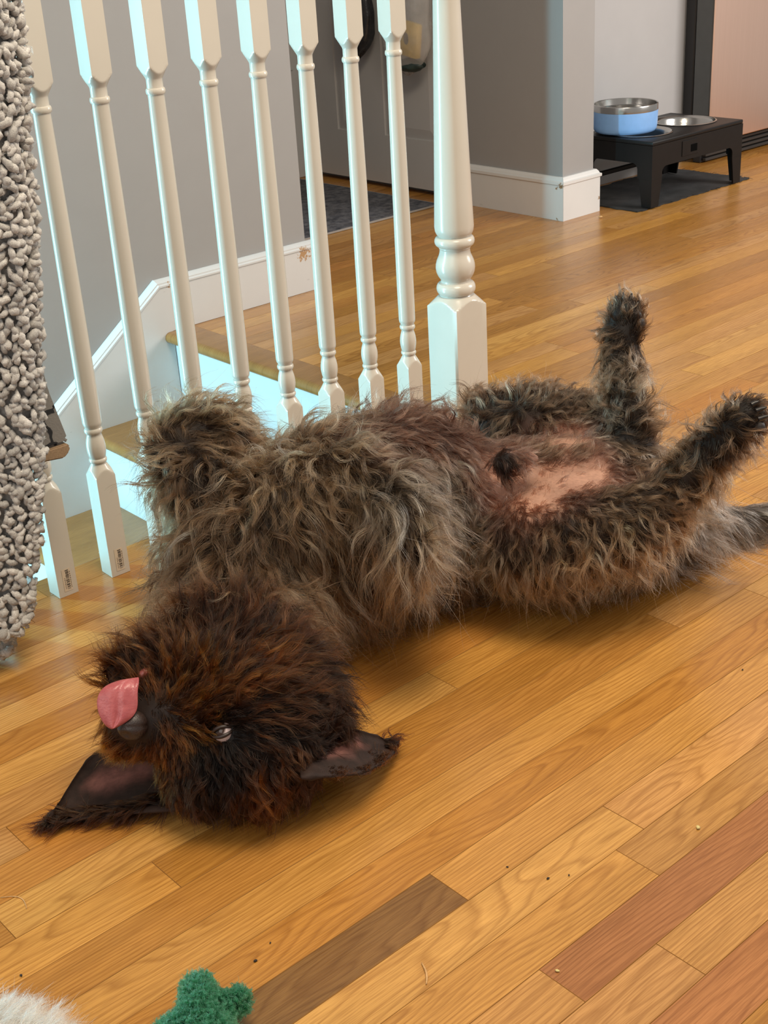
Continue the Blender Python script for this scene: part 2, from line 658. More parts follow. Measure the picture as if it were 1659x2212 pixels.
for za, zb in ((0.018, 0.178), (0.78, 0.95), (1.58, 1.70), (1.93, DZ)):
    for a, b in cols:
        box(bm, DX, DX + 0.0069, a + 0.0002, b - 0.0002, za, zb)
mesh_obj('door_leaf', bm, M_DOOR, door, 30, loc=(-DX, -DY1, 0))
for za, zb in ((0.178, 0.78), (0.95, 1.58), (1.70, 1.93)):
    for a, b in cols:
        bm = bmesh.new()
        q = [(a + 0.004, za + 0.004), (b - 0.004, za + 0.004), (b - 0.004, zb - 0.004), (a + 0.004, zb - 0.004)]
        ins = 0.034
        q2 = [(a + ins, za + ins), (b - ins, za + ins), (b - ins, zb - ins), (a + ins, zb - ins)]
        V0 = [bm.verts.new((DX + 0.0068, *p)) for p in q]
        V1 = [bm.verts.new((DX + 0.0012, *p)) for p in q2]
        bm.faces.new(V1)
        for i in range(4):
            bm.faces.new((V0[i], V0[(i + 1) % 4], V1[(i + 1) % 4], V1[i]))
        bm.faces.new(V0[::-1])
        bmesh.ops.recalc_face_normals(bm, faces=bm.faces)
        mesh_obj('door_panel', bm, M_DOOR, door, loc=(-DX, -DY1, 0))
M_BRASS = simple('dark_bronze', (0.06, 0.045, 0.03), 0.35, Metallic=0.9)
for zc in (0.30, 1.02, 1.80):
    bm = bmesh.new()
    box(bm, DX - 0.006, DX - 0.001, DY1 - 0.012, DY1 + 0.03, zc - 0.05, zc + 0.05, 0.001)
    lathe(bm, [(0.006, zc - 0.052), (0.006, zc + 0.052)], 10, DX - 0.008, DY1 + 0.006)
    mesh_obj('hinge', bm, M_BRASS, door, 40, loc=(-DX, -DY1, 0))
bm = bmesh.new()
prof = [(0.027, 0.0), (0.027, 0.006), (0.011, 0.010), (0.010, 0.03), (0.022, 0.04), (0.027, 0.052), (0.022, 0.064), (0.006, 0.069)]
lathe(bm, prof, 20)
bmesh.ops.rotate(bm, verts=bm.verts, cent=(0, 0, 0), matrix=Matrix.Rotation(-math.pi / 2, 3, 'Y'))
bmesh.ops.translate(bm, verts=bm.verts, vec=(DX, 3.27, 0.94))
mesh_obj('door_knob', bm, M_BRASS, door, 50, loc=(-DX, -DY1, 0))

# ------------------------------------------------------------------ railing
railing = thing('stair_railing', 'white painted turned-baluster railing along the stairwell edge', 'railing', (0, 0, 0))
BAL_Y = 1.662
HB = 0.0158


def bal_prof():
    P = []

    def add(r, z):
        P.append((r, z))
    for z in (0.0, 0.06, 0.12):
        add(1.0, z)
    for k in range(13):          # chamfered shoulder: cone from the corner radius in
        t = k / 12
        add(0.0232 - 0.0112 * t ** 0.9, 0.164 + 0.0185 * t)
    add(0.0112, 0.1845)
    for k in range(7):
        a = -math.pi / 2 + math.pi * k / 6
        add(0.0112 + 0.0022 * math.cos(a), 0.189 + 0.0036 * math.sin(a))
    for k in range(11):          # vase
        t = k / 10
        add(0.0108 + 0.0040 * math.sin(math.pi * (0.12 + 0.80 * t)) ** 1.0 - 0.001 * t, 0.1945 + 0.0345 * t)
    add(0.0108, 0.2305)
    for k in range(7):
        a = -math.pi / 2 + math.pi * k / 6
        add(0.0112 + 0.0024 * math.cos(a), 0.2362 + 0.0042 * math.sin(a))
    add(0.0113, 0.2412)
    add(0.0138, 0.2455)
    add(0.0144, 0.250)
    add(0.0147, 0.30)
    add(0.0143, 0.40)
    add(0.0136, 0.52)
    add(0.0127, 0.62)
    add(0.0118, 0.689)
    for k in range(7):
        a = -math.pi / 2 + math.pi * k / 6
        add(0.0119 + 0.0022 * math.cos(a), 0.6945 + 0.0045 * math.sin(a))
    add(0.0117, 0.7005)
    add(0.0117, 0.7105)
    for k in range(13):
        t = k / 12
        add(0.0119 + 0.0113 * t ** 1.1, 0.7115 + 0.0185 * t)
    for z in (0.76, 0.82, 0.895):
        add(1.0, z)
    return P


def sq_radf(half):
    def f(th, r, z):
        sq = half / max(abs(math.cos(th)), abs(math.sin(th)))
        return min(sq, r)
    return f


bm = bmesh.new()
lathe(bm, bal_prof(), 48, radf=sq_radf(HB))
bal_me = bpy.data.meshes.new('baluster')
bm.to_mesh(bal_me)
bm.free()
bal_me.polygons.foreach_set('use_smooth', [True] * len(bal_me.polygons))
bal_me.set_sharp_from_angle(angle=math.radians(28))
bal_me.materials.append(M_RAIL)
balusters = []
for i in range(-3, 9):
    o = bpy.data.objects.new('baluster', bal_me)
    COL.objects.link(o)
    o.parent = railing
    o.location = (0.856 + (i - 1) * 0.0904, BAL_Y + random.uniform(-0.001, 0.001), 0.0002)
    o.rotation_euler = (0, 0, random.uniform(-0.03, 0.03))
    balusters.append(o)

# barcode stickers left on the feet of the two end balusters
M_STICK = simple('clear_sticker', (0.62, 0.52, 0.40), 0.3, 0.03)
M_INK = simple('barcode_ink', (0.03, 0.025, 0.022), 0.6, 0.0)
for idx in (3, 4):
    b = balusters[idx]
    bm = bmesh.new()
    yf = -HB - 0.0002
    box(bm, -0.0062, 0.0075, yf - 0.0002, yf, 0.0075, 0.0445, mi=0)
    rr = random.Random(3)
    z = 0.0105
    while z < 0.041:
        t = rr.choice((0.0005, 0.0005, 0.0009, 0.0014))
        box(bm, -0.0012 + rr.choice((0, 0, 0.0006)), 0.0044, yf - 0.00035, yf - 0.0002, z, z + t, mi=1)
        z += t + rr.choice((0.0005, 0.0007, 0.0012))
    for gx, n in ((-0.0034, 7), (0.0058, 9)):
        z = 0.012
        for _ in range(n):
            w = rr.uniform(0.0012, 0.003)
            box(bm, gx, gx + 0.0009, yf - 0.00035, yf - 0.0002, z, z + w * 0.8, mi=1)
            z += w + 0.0008
    mesh_obj('barcode_sticker', bm, [M_STICK, M_INK], b)

# newel post
NX, NY, NH = 1.6118, 1.662, 0.0377


def newel_prof():
    P = [(1.0, 0.0), (1.0, 0.1), (1.0, 0.2)]
    for k in range(13):
        t = k / 12
        P.append((0.0545 - 0.0215 * t ** 0.8, 0.2465 + 0.018 * t))
    P.append((0.0300, 0.2655))

    def torus(r, zc, dz, dr, n=9):
        for k in range(n):
            a = -math.pi / 2 + math.pi * k / (n - 1)
            P.append((r + dr * math.cos(a), zc + dz * math.sin(a)))
    torus(0.0285, 0.2785, 0.0105, 0.0068)
    P.append((0.0268, 0.2905))
    P.append((0.0264, 0.2935))
    for r, z in [(0.0285, 0.297), (0.0318, 0.302), (0.0342, 0.308), (0.0353, 0.3155), (0.0349, 0.322), (0.0331, 0.329), (0.0305, 0.335), (0.0283, 0.340), (0.0272, 0.3455), (0.0270, 0.3495), (0.0283, 0.3515), (0.0283, 0.3535)]:
        P.append((r, z))
    torus(0.0288, 0.3635, 0.0090, 0.0070)
    P.append((0.0290, 0.3735))
    P.append((0.0318, 0.3765))
    P.append((0.0342, 0.382))
    P.append((0.0351, 0.390))
    for k in range(1, 10):
        t = k / 9
        P.append((0.0351 - 0.0128 * t ** 0.92, 0.39 + 0.39 * t))
    torus(0.0225, 0.79, 0.008, 0.004, 7)
    for k in range(8):
        t = k / 7
        P.append((0.0235 + 0.030 * t, 0.80 + 0.018 * t))
    P += [(1.0, 0.84), (1.0, 1.0)]
    for k in range(9):
        a = math.pi / 2 * k / 8
        P.append((0.045 * math.cos(a) + 0.001, 1.0 + 0.035 * math.sin(a)))
    return P


bm = bmesh.new()
lathe(bm, newel_prof(), 64, radf=sq_radf(NH))
o = mesh_obj('newel_post', bm, M_RAIL, railing, 28, loc=(NX, NY, 0.0002))
bm = bmesh.new()
hr = [(-0.03, 0.0), (0.03, 0.0), (0.031, 0.018), (0.027, 0.03), (0.03, 0.042), (0.02, 0.056), (0.0, 0.06), (-0.02, 0.056), (-0.03, 0.042), (-0.027, 0.03), (-0.031, 0.018)]
prism(bm, [(BAL_Y + a, 0.893 + b) for a, b in hr], 'x', 0.45, NX - NH + 0.002)
mesh_obj('handrail', bm, M_NOSE, railing, 40)

# ------------------------------------------------------------------ refrigerator
M_STEEL_F = NT('warm_reflection_steel_front')
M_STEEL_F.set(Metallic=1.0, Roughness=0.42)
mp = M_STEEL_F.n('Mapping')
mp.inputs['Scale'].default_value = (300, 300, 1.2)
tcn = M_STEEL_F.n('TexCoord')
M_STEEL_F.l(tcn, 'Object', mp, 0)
M_STEEL_F.base(M_STEEL_F.ramp(M_STEEL_F.noise(1.0, 2, 0.5, mp.outputs[0]), [(0.3, (0.80, 0.565, 0.45)), (0.7, (0.83, 0.59, 0.475))]))  # brushed steel; peach base colour stands in for the reflected warm wood floor
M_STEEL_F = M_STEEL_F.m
M_DGREY = simple('dark_grey_plastic', (0.085, 0.088, 0.088), 0.45)
M_BLACKC = simple('black_cabinet', (0.012, 0.011, 0.011), 0.4)
M_GRILLE = simple('dark_brown_grille', (0.028, 0.022, 0.018), 0.6)
M_SLOT = simple('latch_black', (0.002, 0.002, 0.002), 0.9, Specular_IOR_Level=0.05)
fr = thing('refrigerator', 'stainless steel appliance with dark grey door side and black toe grille', 'refrigerator', (4.30, 2.83, 0))


def rel(bm, root):
    bmesh.ops.translate(bm, verts=bm.verts, vec=-Vector(root.location))
    return bm


bm = bmesh.new()
box(bm, 3.905, 4.80, 2.828, 2.868, 0.06, 1.75, 0.004)
mesh_obj('cabinet', rel(bm, fr), M_BLACKC, fr, 30)
bm = bmesh.new()
box(bm, 3.906, 4.80, 2.757, 2.827, 0.075, 1.75, 0.004)
mesh_obj('door', rel(bm, fr), M_DGREY, fr, 30)
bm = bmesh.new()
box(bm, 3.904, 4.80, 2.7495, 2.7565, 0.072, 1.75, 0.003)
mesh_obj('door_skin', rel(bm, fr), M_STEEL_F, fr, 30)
bm = bmesh.new()
box(bm, 3.92, 4.80, 2.795, 2.826, 0.0005, 0.07, 0.002)
mesh_obj('toe_kick', rel(bm, fr), M_BLACKC, fr)
for k in range(4):
    bm = bmesh.new()
    box(bm, 3.93, 4.80, 2.778, 2.795, 0.006 + 0.0155 * k, 0.016 + 0.0155 * k, 0.002)
    mesh_obj('grille_slat', rel(bm, fr), M_GRILLE, fr)

# ------------------------------------------------------------------ feeding mat, raised feeder, bowls
M_MAT = simple('charcoal_mat', (0.022, 0.021, 0.021), 0.9, 0.5, 18, 0.5, 260)
bm = bmesh.new()
rr = random.Random(5)
n = 40
x0, x1, y0, y1 = 3.205, 3.785, 2.503, 2.83
grid = [[None] * 22 for _ in range(n)]
for i in range(n):
    for j in range(22):
        x = x0 + (x1 - x0) * i / (n - 1)
        y = y0 + (y1 - y0) * j / 21
        if i in (0, n - 1):
            x += rr.uniform(-0.004, 0.004)
        if j in (0, 21):
            y += rr.uniform(-0.004, 0.004)
        z = 0.004 + 0.002 * mnoise.noise(Vector((x * 14, y * 14, 0)))
        grid[i][j] = bm.verts.new((x, y, max(0.003, z)))
for i in range(n - 1):
    for j in range(21):
        bm.faces.new((grid[i][j], grid[i + 1][j], grid[i + 1][j + 1], grid[i][j + 1]))
ex = bmesh.ops.extrude_face_region(bm, geom=list(bm.faces))
for v in [g for g in ex['geom'] if isinstance(g, bmesh.types.BMVert)]:
    v.co.z = 0.0006
bmesh.ops.recalc_face_normals(bm, faces=bm.faces)
mat_o = mesh_obj('feeding_mat', bm, M_MAT, None, 60)
mat_o['label'] = 'thin charcoal fabric mat with frayed edge under the raised feeder'
mat_o['category'] = 'mat'
bm = bmesh.new()
for k in range(60):
    side = rr.random()
    if side < 0.6:
        p = Vector((x1 - 0.002, rr.uniform(y0, y0 + 0.06) if rr.random() < .6 else rr.uniform(y0, y1), 0.003))
        d = Vector((1, rr.uniform(-1, .6), rr.uniform(0, 0.4)))
    else:
        p = Vector((rr.uniform(x0, x1), y0 + 0.002, 0.003))
        d = Vector((rr.uniform(-.8, .8), -1, rr.uniform(0, 0.3)))
    L = rr.uniform(0.006, 0.018)
    sweep(bm, [p, p + d * L * 0.5, p + d * L + Vector((0, 0, -0.002))], [0.0007, 0.0006, 0.0003], 4)
o = mesh_obj('fringe', bm, M_MAT, mat_o)
o['kind'] = 'stuff'

M_BLACK = simple('black_feeder_plastic', (0.007, 0.0062, 0.006), 0.42, 0.1, 40, 0.06, 500, Specular_IOR_Level=0.25)
FX0, FX1, FY0, FY1, FZ = 3.252, 3.715, 2.490, 2.775, 0.203
feeder = thing('raised_feeder', 'black plastic raised dog feeder with legs and two bowl holes', 'feeder', (FX0, FY0, 0))
BW = [(3.372, 2.634), (3.601, 2.634)]
BR = 0.098
tb = bpy.data.meshes.new('tmp')
bm = bmesh.new()
box(bm, FX0, FX1, FY0, FY1, FZ - 0.012, FZ, 0.003, 2)
bm.to_mesh(tb)
bm.free()
to = bpy.data.objects.new('tmp', tb)
COL.objects.link(to)
cutters = []
for cx, cy in BW:
    bm = bmesh.new()
    lathe(bm, [(BR - 0.006, FZ - 0.05), (BR - 0.006, FZ + 0.05)], 48, cx, cy)
    cm = bpy.data.meshes.new('cut')
    bm.to_mesh(cm)
    bm.free()
    co = bpy.data.objects.new('cut', cm)
    COL.objects.link(co)
    cutters.append(co)
    md = to.modifiers.new('b', 'BOOLEAN')
    md.object = co
    md.operation = 'DIFFERENCE'
    md.solver = 'EXACT'
dg = bpy.context.evaluated_depsgraph_get()
dg.update()
me = bpy.data.meshes.new_from_object(to.evaluated_get(dg))
me.transform(Matrix.Translation(-Vector(feeder.location)))
for x in cutters + [to]:
    bpy.data.objects.remove(x)
link_mesh('top_tray', me, M_BLACK, feeder, 30)


def arch_panel(w, ztop, zbot_apron, legw, legs_z, rad=0.02, slot=None):
    """apron strip with rounded inner corners running down into two leg stubs (2D outline)"""
    pts = [(0, ztop), (0, legs_z), (legw, legs_z)]
    for k in range(7):
        a = math.pi - (math.pi / 2) * k / 6
        pts.append((legw + rad + rad * math.cos(a), zbot_apron - rad + rad * math.sin(a)))
    for k in range(7):
        a = math.pi / 2 - (math.pi / 2) * k / 6
        pts.append((w - legw - rad + rad * math.cos(a), zbot_apron - rad + rad * math.sin(a)))
    pts += [(w - legw, legs_z), (w, legs_z), (w, ztop)]
    return pts


W, D = FX1 - FX0, FY1 - FY0
for nm, yy in (('front_apron', 0.0), ('back_apron', D - 0.005)):
    bm = bmesh.new()
    prism(bm, arch_panel(W, FZ - 0.0122, 0.124, 0.05, 0.090), 'y', yy, yy + 0.005)
    mesh_obj(nm, bm, M_BLACK, feeder)
for xx in (0.0, W - 0.005):
    bm = bmesh.new()
    prism(bm, arch_panel(D - 0.0104, FZ - 0.0122, 0.135, 0.05, 0.090), 'x', xx, xx + 0.005)
    bmesh.ops.translate(bm, verts=bm.verts, vec=(0, 0.0052, 0))
    mesh_obj('side_apron', bm, M_BLACK, feeder)
for sx in (0, 1):
    for sy in (0, 1):
        bm = bmesh.new()
        t, b = 0.050, 0.036
        for half, (zt, zb) in enumerate([(0.0898, 0.0065)]):
            # L-section leg, tapering to the foot
            def Lsec(w, z):
                th = 0.006
                L = [(0, 0), (w, 0), (w, th), (th, th), (th, w), (0, w)]
                return [((W - x) if sx else x, (D - y) if sy else y, z) for x, y in L]
            A = [bm.verts.new(p) for p in Lsec(t, zt)]
            B = [bm.verts.new(p) for p in Lsec(b, zb)]
            bm.faces.new(A)
            bm.faces.new(B[::-1])
            for i in range(6):
                bm.faces.new((A[i], A[(i + 1) % 6], B[(i + 1) % 6], B[i]))
            bmesh.ops.recalc_face_normals(bm, faces=bm.faces)
        mesh_obj('leg', bm, M_BLACK, feeder)
bm = bmesh.new()
box(bm, 0.145, 0.225, -0.0022, -0.0002, 0.137, 0.183, 0.0008)
lat = mesh_obj('latch_plate', bm, M_BLACK, feeder)
bm = bmesh.new()
box(bm, 0.188, 0.219, -0.0035, -0.0023, 0.146, 0.168, 0.0006)
mesh_obj('latch_slot', bm, M_SLOT, lat)
# crossbar low between the back legs
bm = bmesh.new()
box(bm, 0.036, W - 0.036, D - 0.03, D - 0.018, 0.062, 0.078, 0.003)
mesh_obj('crossbar', bm, M_BLACK, feeder)

M_STEEL = simple('polished_steel', (0.46, 0.445, 0.42), 0.2, 0.02, 60, Metallic=1.0)


def bowl_mesh(r, depth, t=0.0016, rim=0.006):
    P = [(0.001, -depth + t), (r * 0.62, -depth + t), (r * 0.74, -depth + 0.006), (r * 0.84, -depth * 0.55), (r * 0.93, -0.004), (r, 0.0026), (r + rim * .6, 0.0032), (r + rim, 0.0016), (r + rim * 0.9, 0.0003), (r - 0.004, 0.0003), (r * 0.93 - t * 2, -0.006), (r * 0.84 + t, -depth * 0.55), (r * 0.74 + t, -depth + 0.004), (r * 0.62, -depth), (0.001, -depth)]
    bm = bmesh.new()
    # keep the bowl clear of the hole edge
    P = [(min(a, r - 0.008) if b < -0.001 else a, b) for a, b in P]
    lathe(bm, P, 48, cap=False)
    bmesh.ops.recalc_face_normals(bm, faces=bm.faces)
    return bm


for (cx, cy), lab in zip(BW, ('stainless bowl sunk in the near hole of the feeder, mostly under the blue bowl', 'empty stainless bowl sunk in the right hole of the black feeder')):
    o = mesh_obj('steel_bowl', bowl_mesh(BR - 0.002, 0.062), M_STEEL, None, 50, loc=(cx, cy, FZ + 0.0003))
    o['label'] = lab
    o['category'] = 'bowl'
    o['group'] = 'steel bowls in the feeder'
M_BLUE = simple('sky_blue_powder_coat', (0.225, 0.43, 0.78), 0.42, 0.03, 60, 0.08, 900)
bb = thing('blue_bowl', 'sky blue insulated dog bowl with a bare steel rim standing on the feeder', 'bowl', (3.352, 2.676, FZ + 0.0042))
bm = bmesh.new()
lathe(bm, [(0.001, 0.001), (0.088, 0.0), (0.093, 0.002), (0.0975, 0.009), (0.099, 0.02), (0.1005, 0.064), (0.0992, 0.064), (0.0975, 0.02), (0.09, 0.008), (0.001, 0.006)], 56, cap=False)
mesh_obj('shell', bm, M_BLUE, bb, 40)
bm = bmesh.new()
lathe(bm, [(0.1005, 0.0642), (0.1005, 0.081), (0.0995, 0.0835), (0.0975, 0.0845), (0.0955, 0.083), (0.0945, 0.075), (0.093, 0.0655), (0.0915, 0.0645)], 56, cap=False)
mesh_obj('steel_rim', bm, M_STEEL, bb, 40)
bm = bmesh.new()
lathe(bm, [(0.001, 0.012), (0.06, 0.0121), (0.078, 0.0136), (0.087, 0.022), (0.0905, 0.05), (0.0915, 0.0640)], 56, cap=False)
mesh_obj('steel_liner', bm, M_STEEL, bb, 50)

# ------------------------------------------------------------------ rug by the door
m = NT('distressed_rug')
m.set(Roughness=0.95)
n1 = m.noise(9, 6, 0.75)
n2 = m.noise(40, 4, 0.7)
c = m.ramp(n1, [(0.38, (0.028, 0.032, 0.045)), (0.5, (0.10, 0.105, 0.125)), (0.6, (0.045, 0.045, 0.055)), (0.72, (0.20, 0.19, 0.19))])
m.base(m.mix(0.35, c, m.ramp(n2, [(0.4, (0.02, 0.02, 0.025)), (0.6, (0.22, 0.21, 0.21))])))
m.bump(n2, 0.4, 0.002)
M_RUG = m.m
rug = thing('area_rug', 'dark grey distressed rug lying in front of the white panelled door', 'rug', (2.5, 3.4, 0))
bm = bmesh.new()
box(bm, 2.07, 2.93, 3.088, 3.83, 0.0006, 0.007, 0.002)
mesh_obj('pile', rel(bm, rug), M_RUG, rug)
bm = bmesh.new()
for (a, b, c_, d) in ((2.066, 2.934, 3.084, 3.0878), (2.9302, 2.934, 3.0878, 3.832)):
    box(bm, a, b, c_, d, 0.0006, 0.0065, 0.001)
mesh_obj('binding', rel(bm, rug), simple('rug_binding', (0.30, 0.27, 0.24), 0.9), rug)

# ------------------------------------------------------------------ plastic bags hanging on the door knob
m = NT('clear_plastic_film')
m.set(Roughness=0.18, Alpha=0.38)
m.base(m.ramp(m.noise(20, 3), [(0.3, (0.62, 0.60, 0.58)), (0.7, (0.78, 0.76, 0.74))]))
m.bump(m.noise(45, 4, 0.6), 0.6, 0.004)
M_FILM = m.m
m = NT('black_plastic_film')
m.set(Roughness=0.25)
m.base(m.ramp(m.noise(30, 3), [(0.3, (0.016, 0.016, 0.018)), (0.7, (0.035, 0.036, 0.04))]))
m.bump(m.noise(35, 4, 0.6), 0.7, 0.006)
M_BFILM = m.m


def bag(name, cx, cy, ztop, zbot, ry, rx, mat, seed, label):
    bm = bmesh.new()
    n, k = 40, 26
    rings = []
    for j in range(k):
        t = j / (k - 1)
        z = ztop + (zbot - ztop) * t
        s = (0.30 + 0.70 * math.sin(min(1.0, t * 1.25) * math.pi / 2) ** 1.2) * (1 - 0.93 * max(0, (t - 0.80) / 0.20) ** 2.2)
        ring = []
        for i in range(n):
            a = 2 * math.pi * i / n
            f = 1 + 0.16 * (1 - t * 0.6) * math.sin(a * 6 + seed + 2.5 * t) * (0.5 + 0.5 * math.sin(a * 2 + seed)) + 0.10 * mnoise.noise(Vector((math.cos(a) * 2.2, math.sin(a) * 2.2, z * 16 + seed)))
            ring.append(bm.verts.new((cx + rx * s * f * math.cos(a), cy + ry * s * f * math.sin(a), z + 0.006 * math.sin(a * 5 + seed))))
        rings.append(ring)
    for a, b in zip(rings, rings[1:]):
        for i in range(n):
            bm.faces.new((a[i], a[(i + 1) % n], b[(i + 1) % n], b[i]))
    bm.faces.new(rings[-1])
    bmesh.ops.recalc_face_normals(bm, faces=bm.faces)
    o = mesh_obj(name, bm, mat, None, 180)
    o['label'] = label
    o['category'] = 'bag'
    return o


bgc = bag('plastic_bag', 2.950, 3.225, 0.93, 0.396, 0.104, 0.050, M_FILM, 1.3, 'clear plastic bag with a yellow packet inside, hanging on the door')
bgd = bag('garbage_bag', 2.955, 3.478, 0.93, 0.432, 0.076, 0.046, M_BFILM, 4.1, 'black plastic bag hanging on the door left of the clear bag')
# handles looping over the knob
for o, yy, mt in ((bgc, 3.225, M_FILM), (bgd, 3.478, M_BFILM)):
    bm = bmesh.new()
    for s in (-1, 1):
        if yy < 3.4:
            sweep(bm, [(2.955, yy + s * 0.02, 0.925), (2.965, 3.27 + s * 0.012, 0.95), (2.968, 3.27, 0.972)], [0.008, 0.006, 0.006], 8, flat=0.4)
        else:
            sweep(bm, [(2.955, yy + s * 0.02, 0.925), (2.985, yy + s * 0.015, 1.2), (3.011, yy + s * 0.012, 1.5), (3.012, yy + s * 0.01, 2.036)], [0.008, 0.006, 0.006, 0.006], 8, flat=0.4)
    mesh_obj('bag_handle', bm, mt, o, 60)
pk = thing('yellow_packet', 'yellow packet with a dark round mark inside the clear bag', 'packet', (2.95, 3.222, 0.45))
bm = bmesh.new()
box(bm, -0.012, 0.012, -0.045, 0.050, 0.0, 0.105, 0.006, 2)
bmesh.ops.rotate(bm, verts=bm.verts, cent=(0, 0, 0), matrix=Matrix.Rotation(0.16, 3, 'X'))
mesh_obj('wrapper', bm, simple('yellow_wrapper', (0.78, 0.50, 0.05), 0.4, 0.25, 25), pk, 30)
bm = bmesh.new()
lathe(bm, [(0.012, -0.0005), (0.012, 0.0005)], 20)
bmesh.ops.scale(bm, verts=bm.verts, vec=(1.5, 0.9, 1))
bmesh.ops.rotate(bm, verts=bm.verts, cent=(0, 0, 0), matrix=Matrix.Rotation(math.pi / 2, 3, 'Y'))
bmesh.ops.translate(bm, verts=bm.verts, vec=(-0.0128, -0.006, 0.055))
mesh_obj('print', bm, simple('brown_print', (0.16, 0.10, 0.04), 0.5), pk)
bm = bmesh.new()
bmesh.ops.create_icosphere(bm, subdivisions=3, radius=1.0)
for v in bm.verts:
    v.co *= 1 + 0.25 * mnoise.noise(v.co * 2.1)
    v.co = Vector((v.co.x * 0.032, v.co.y * 0.066, v.co.z * 0.020))
o = mesh_obj('crumpled_wrapper', bm, simple('dark_green_wrapper', (0.03, 0.05, 0.045), 0.5, 0.4), None, 180, loc=(2.952, 3.225, 0.424))
o['label'] = 'dark green crumpled wrapper at the bottom of the clear bag'
o['category'] = 'wrapper'

# ------------------------------------------------------------------ fur
def fur_material(name, rough=0.32, radial=0.55):
    m = bpy.data.materials.new(name)
    m.use_nodes = True
    t = m.node_tree
    for nd in list(t.nodes):
        t.nodes.remove(nd)
    out = t.nodes.new('ShaderNodeOutputMaterial')
    h = t.nodes.new('ShaderNodeBsdfHairPrincipled')
    h.parametrization = 'COLOR'
    h.inputs['Roughness'].default_value = rough
    h.inputs['Radial Roughness'].default_value = radial
    h.inputs['Random Roughness'].default_value = 0.2
    h.inputs['IOR'].default_value = 1.32
    at = t.nodes.new('ShaderNodeAttribute')
    at.attribute_name = 'col'
    t.links.new(at.outputs['Color'], h.inputs['Color'])
    t.links.new(h.outputs[0], out.inputs['Surface'])
    return m


def unit(a):
    return a / np.maximum(np.linalg.norm(a, axis=-1, keepdims=True), 1e-9)


class Skin:
    """triangles of a mesh in world space for sampling roots and pushing hair out"""

    def __init__(self, me):
        me.calc_loop_triangles()
        n = len(me.vertices)
        co = np.empty(n * 3)
        me.vertices.foreach_get('co', co)
        self.co = co.reshape(-1, 3)
        no = np.empty(n * 3)
        me.vertices.foreach_get('normal', no)
        self.no = no.reshape(-1, 3)
        tr = np.empty(len(me.loop_triangles) * 3, dtype=np.int32)
        me.loop_triangles.foreach_get('vertices', tr)
        self.tri = tr.reshape(-1, 3)
        self.bvh = BVHTree.FromPolygons(self.co.tolist(), self.tri.tolist())
        a, b, c = (self.co[self.tri[:, i]] for i in range(3))
        self.area = np.linalg.norm(np.cross(b - a, c - a), axis=1) / 2

    def sample(self, n, rng):
        cdf = np.cumsum(self.area)
        i = np.searchsorted(cdf, rng.random(n) * cdf[-1])
        i = np.minimum(i, len(self.tri) - 1)
        u, v = rng.random(n), rng.random(n)
        f = u + v > 1
        u[f], v[f] = 1 - u[f], 1 - v[f]
        T = self.tri[i]
        w = (1 - u - v)[:, None]
        p = self.co[T[:, 0]] * w + self.co[T[:, 1]] * u[:, None] + self.co[T[:, 2]] * v[:, None]
        nn = unit(self.no[T[:, 0]] * w + self.no[T[:, 1]] * u[:, None] + self.no[T[:, 2]] * v[:, None])
        return p, nn


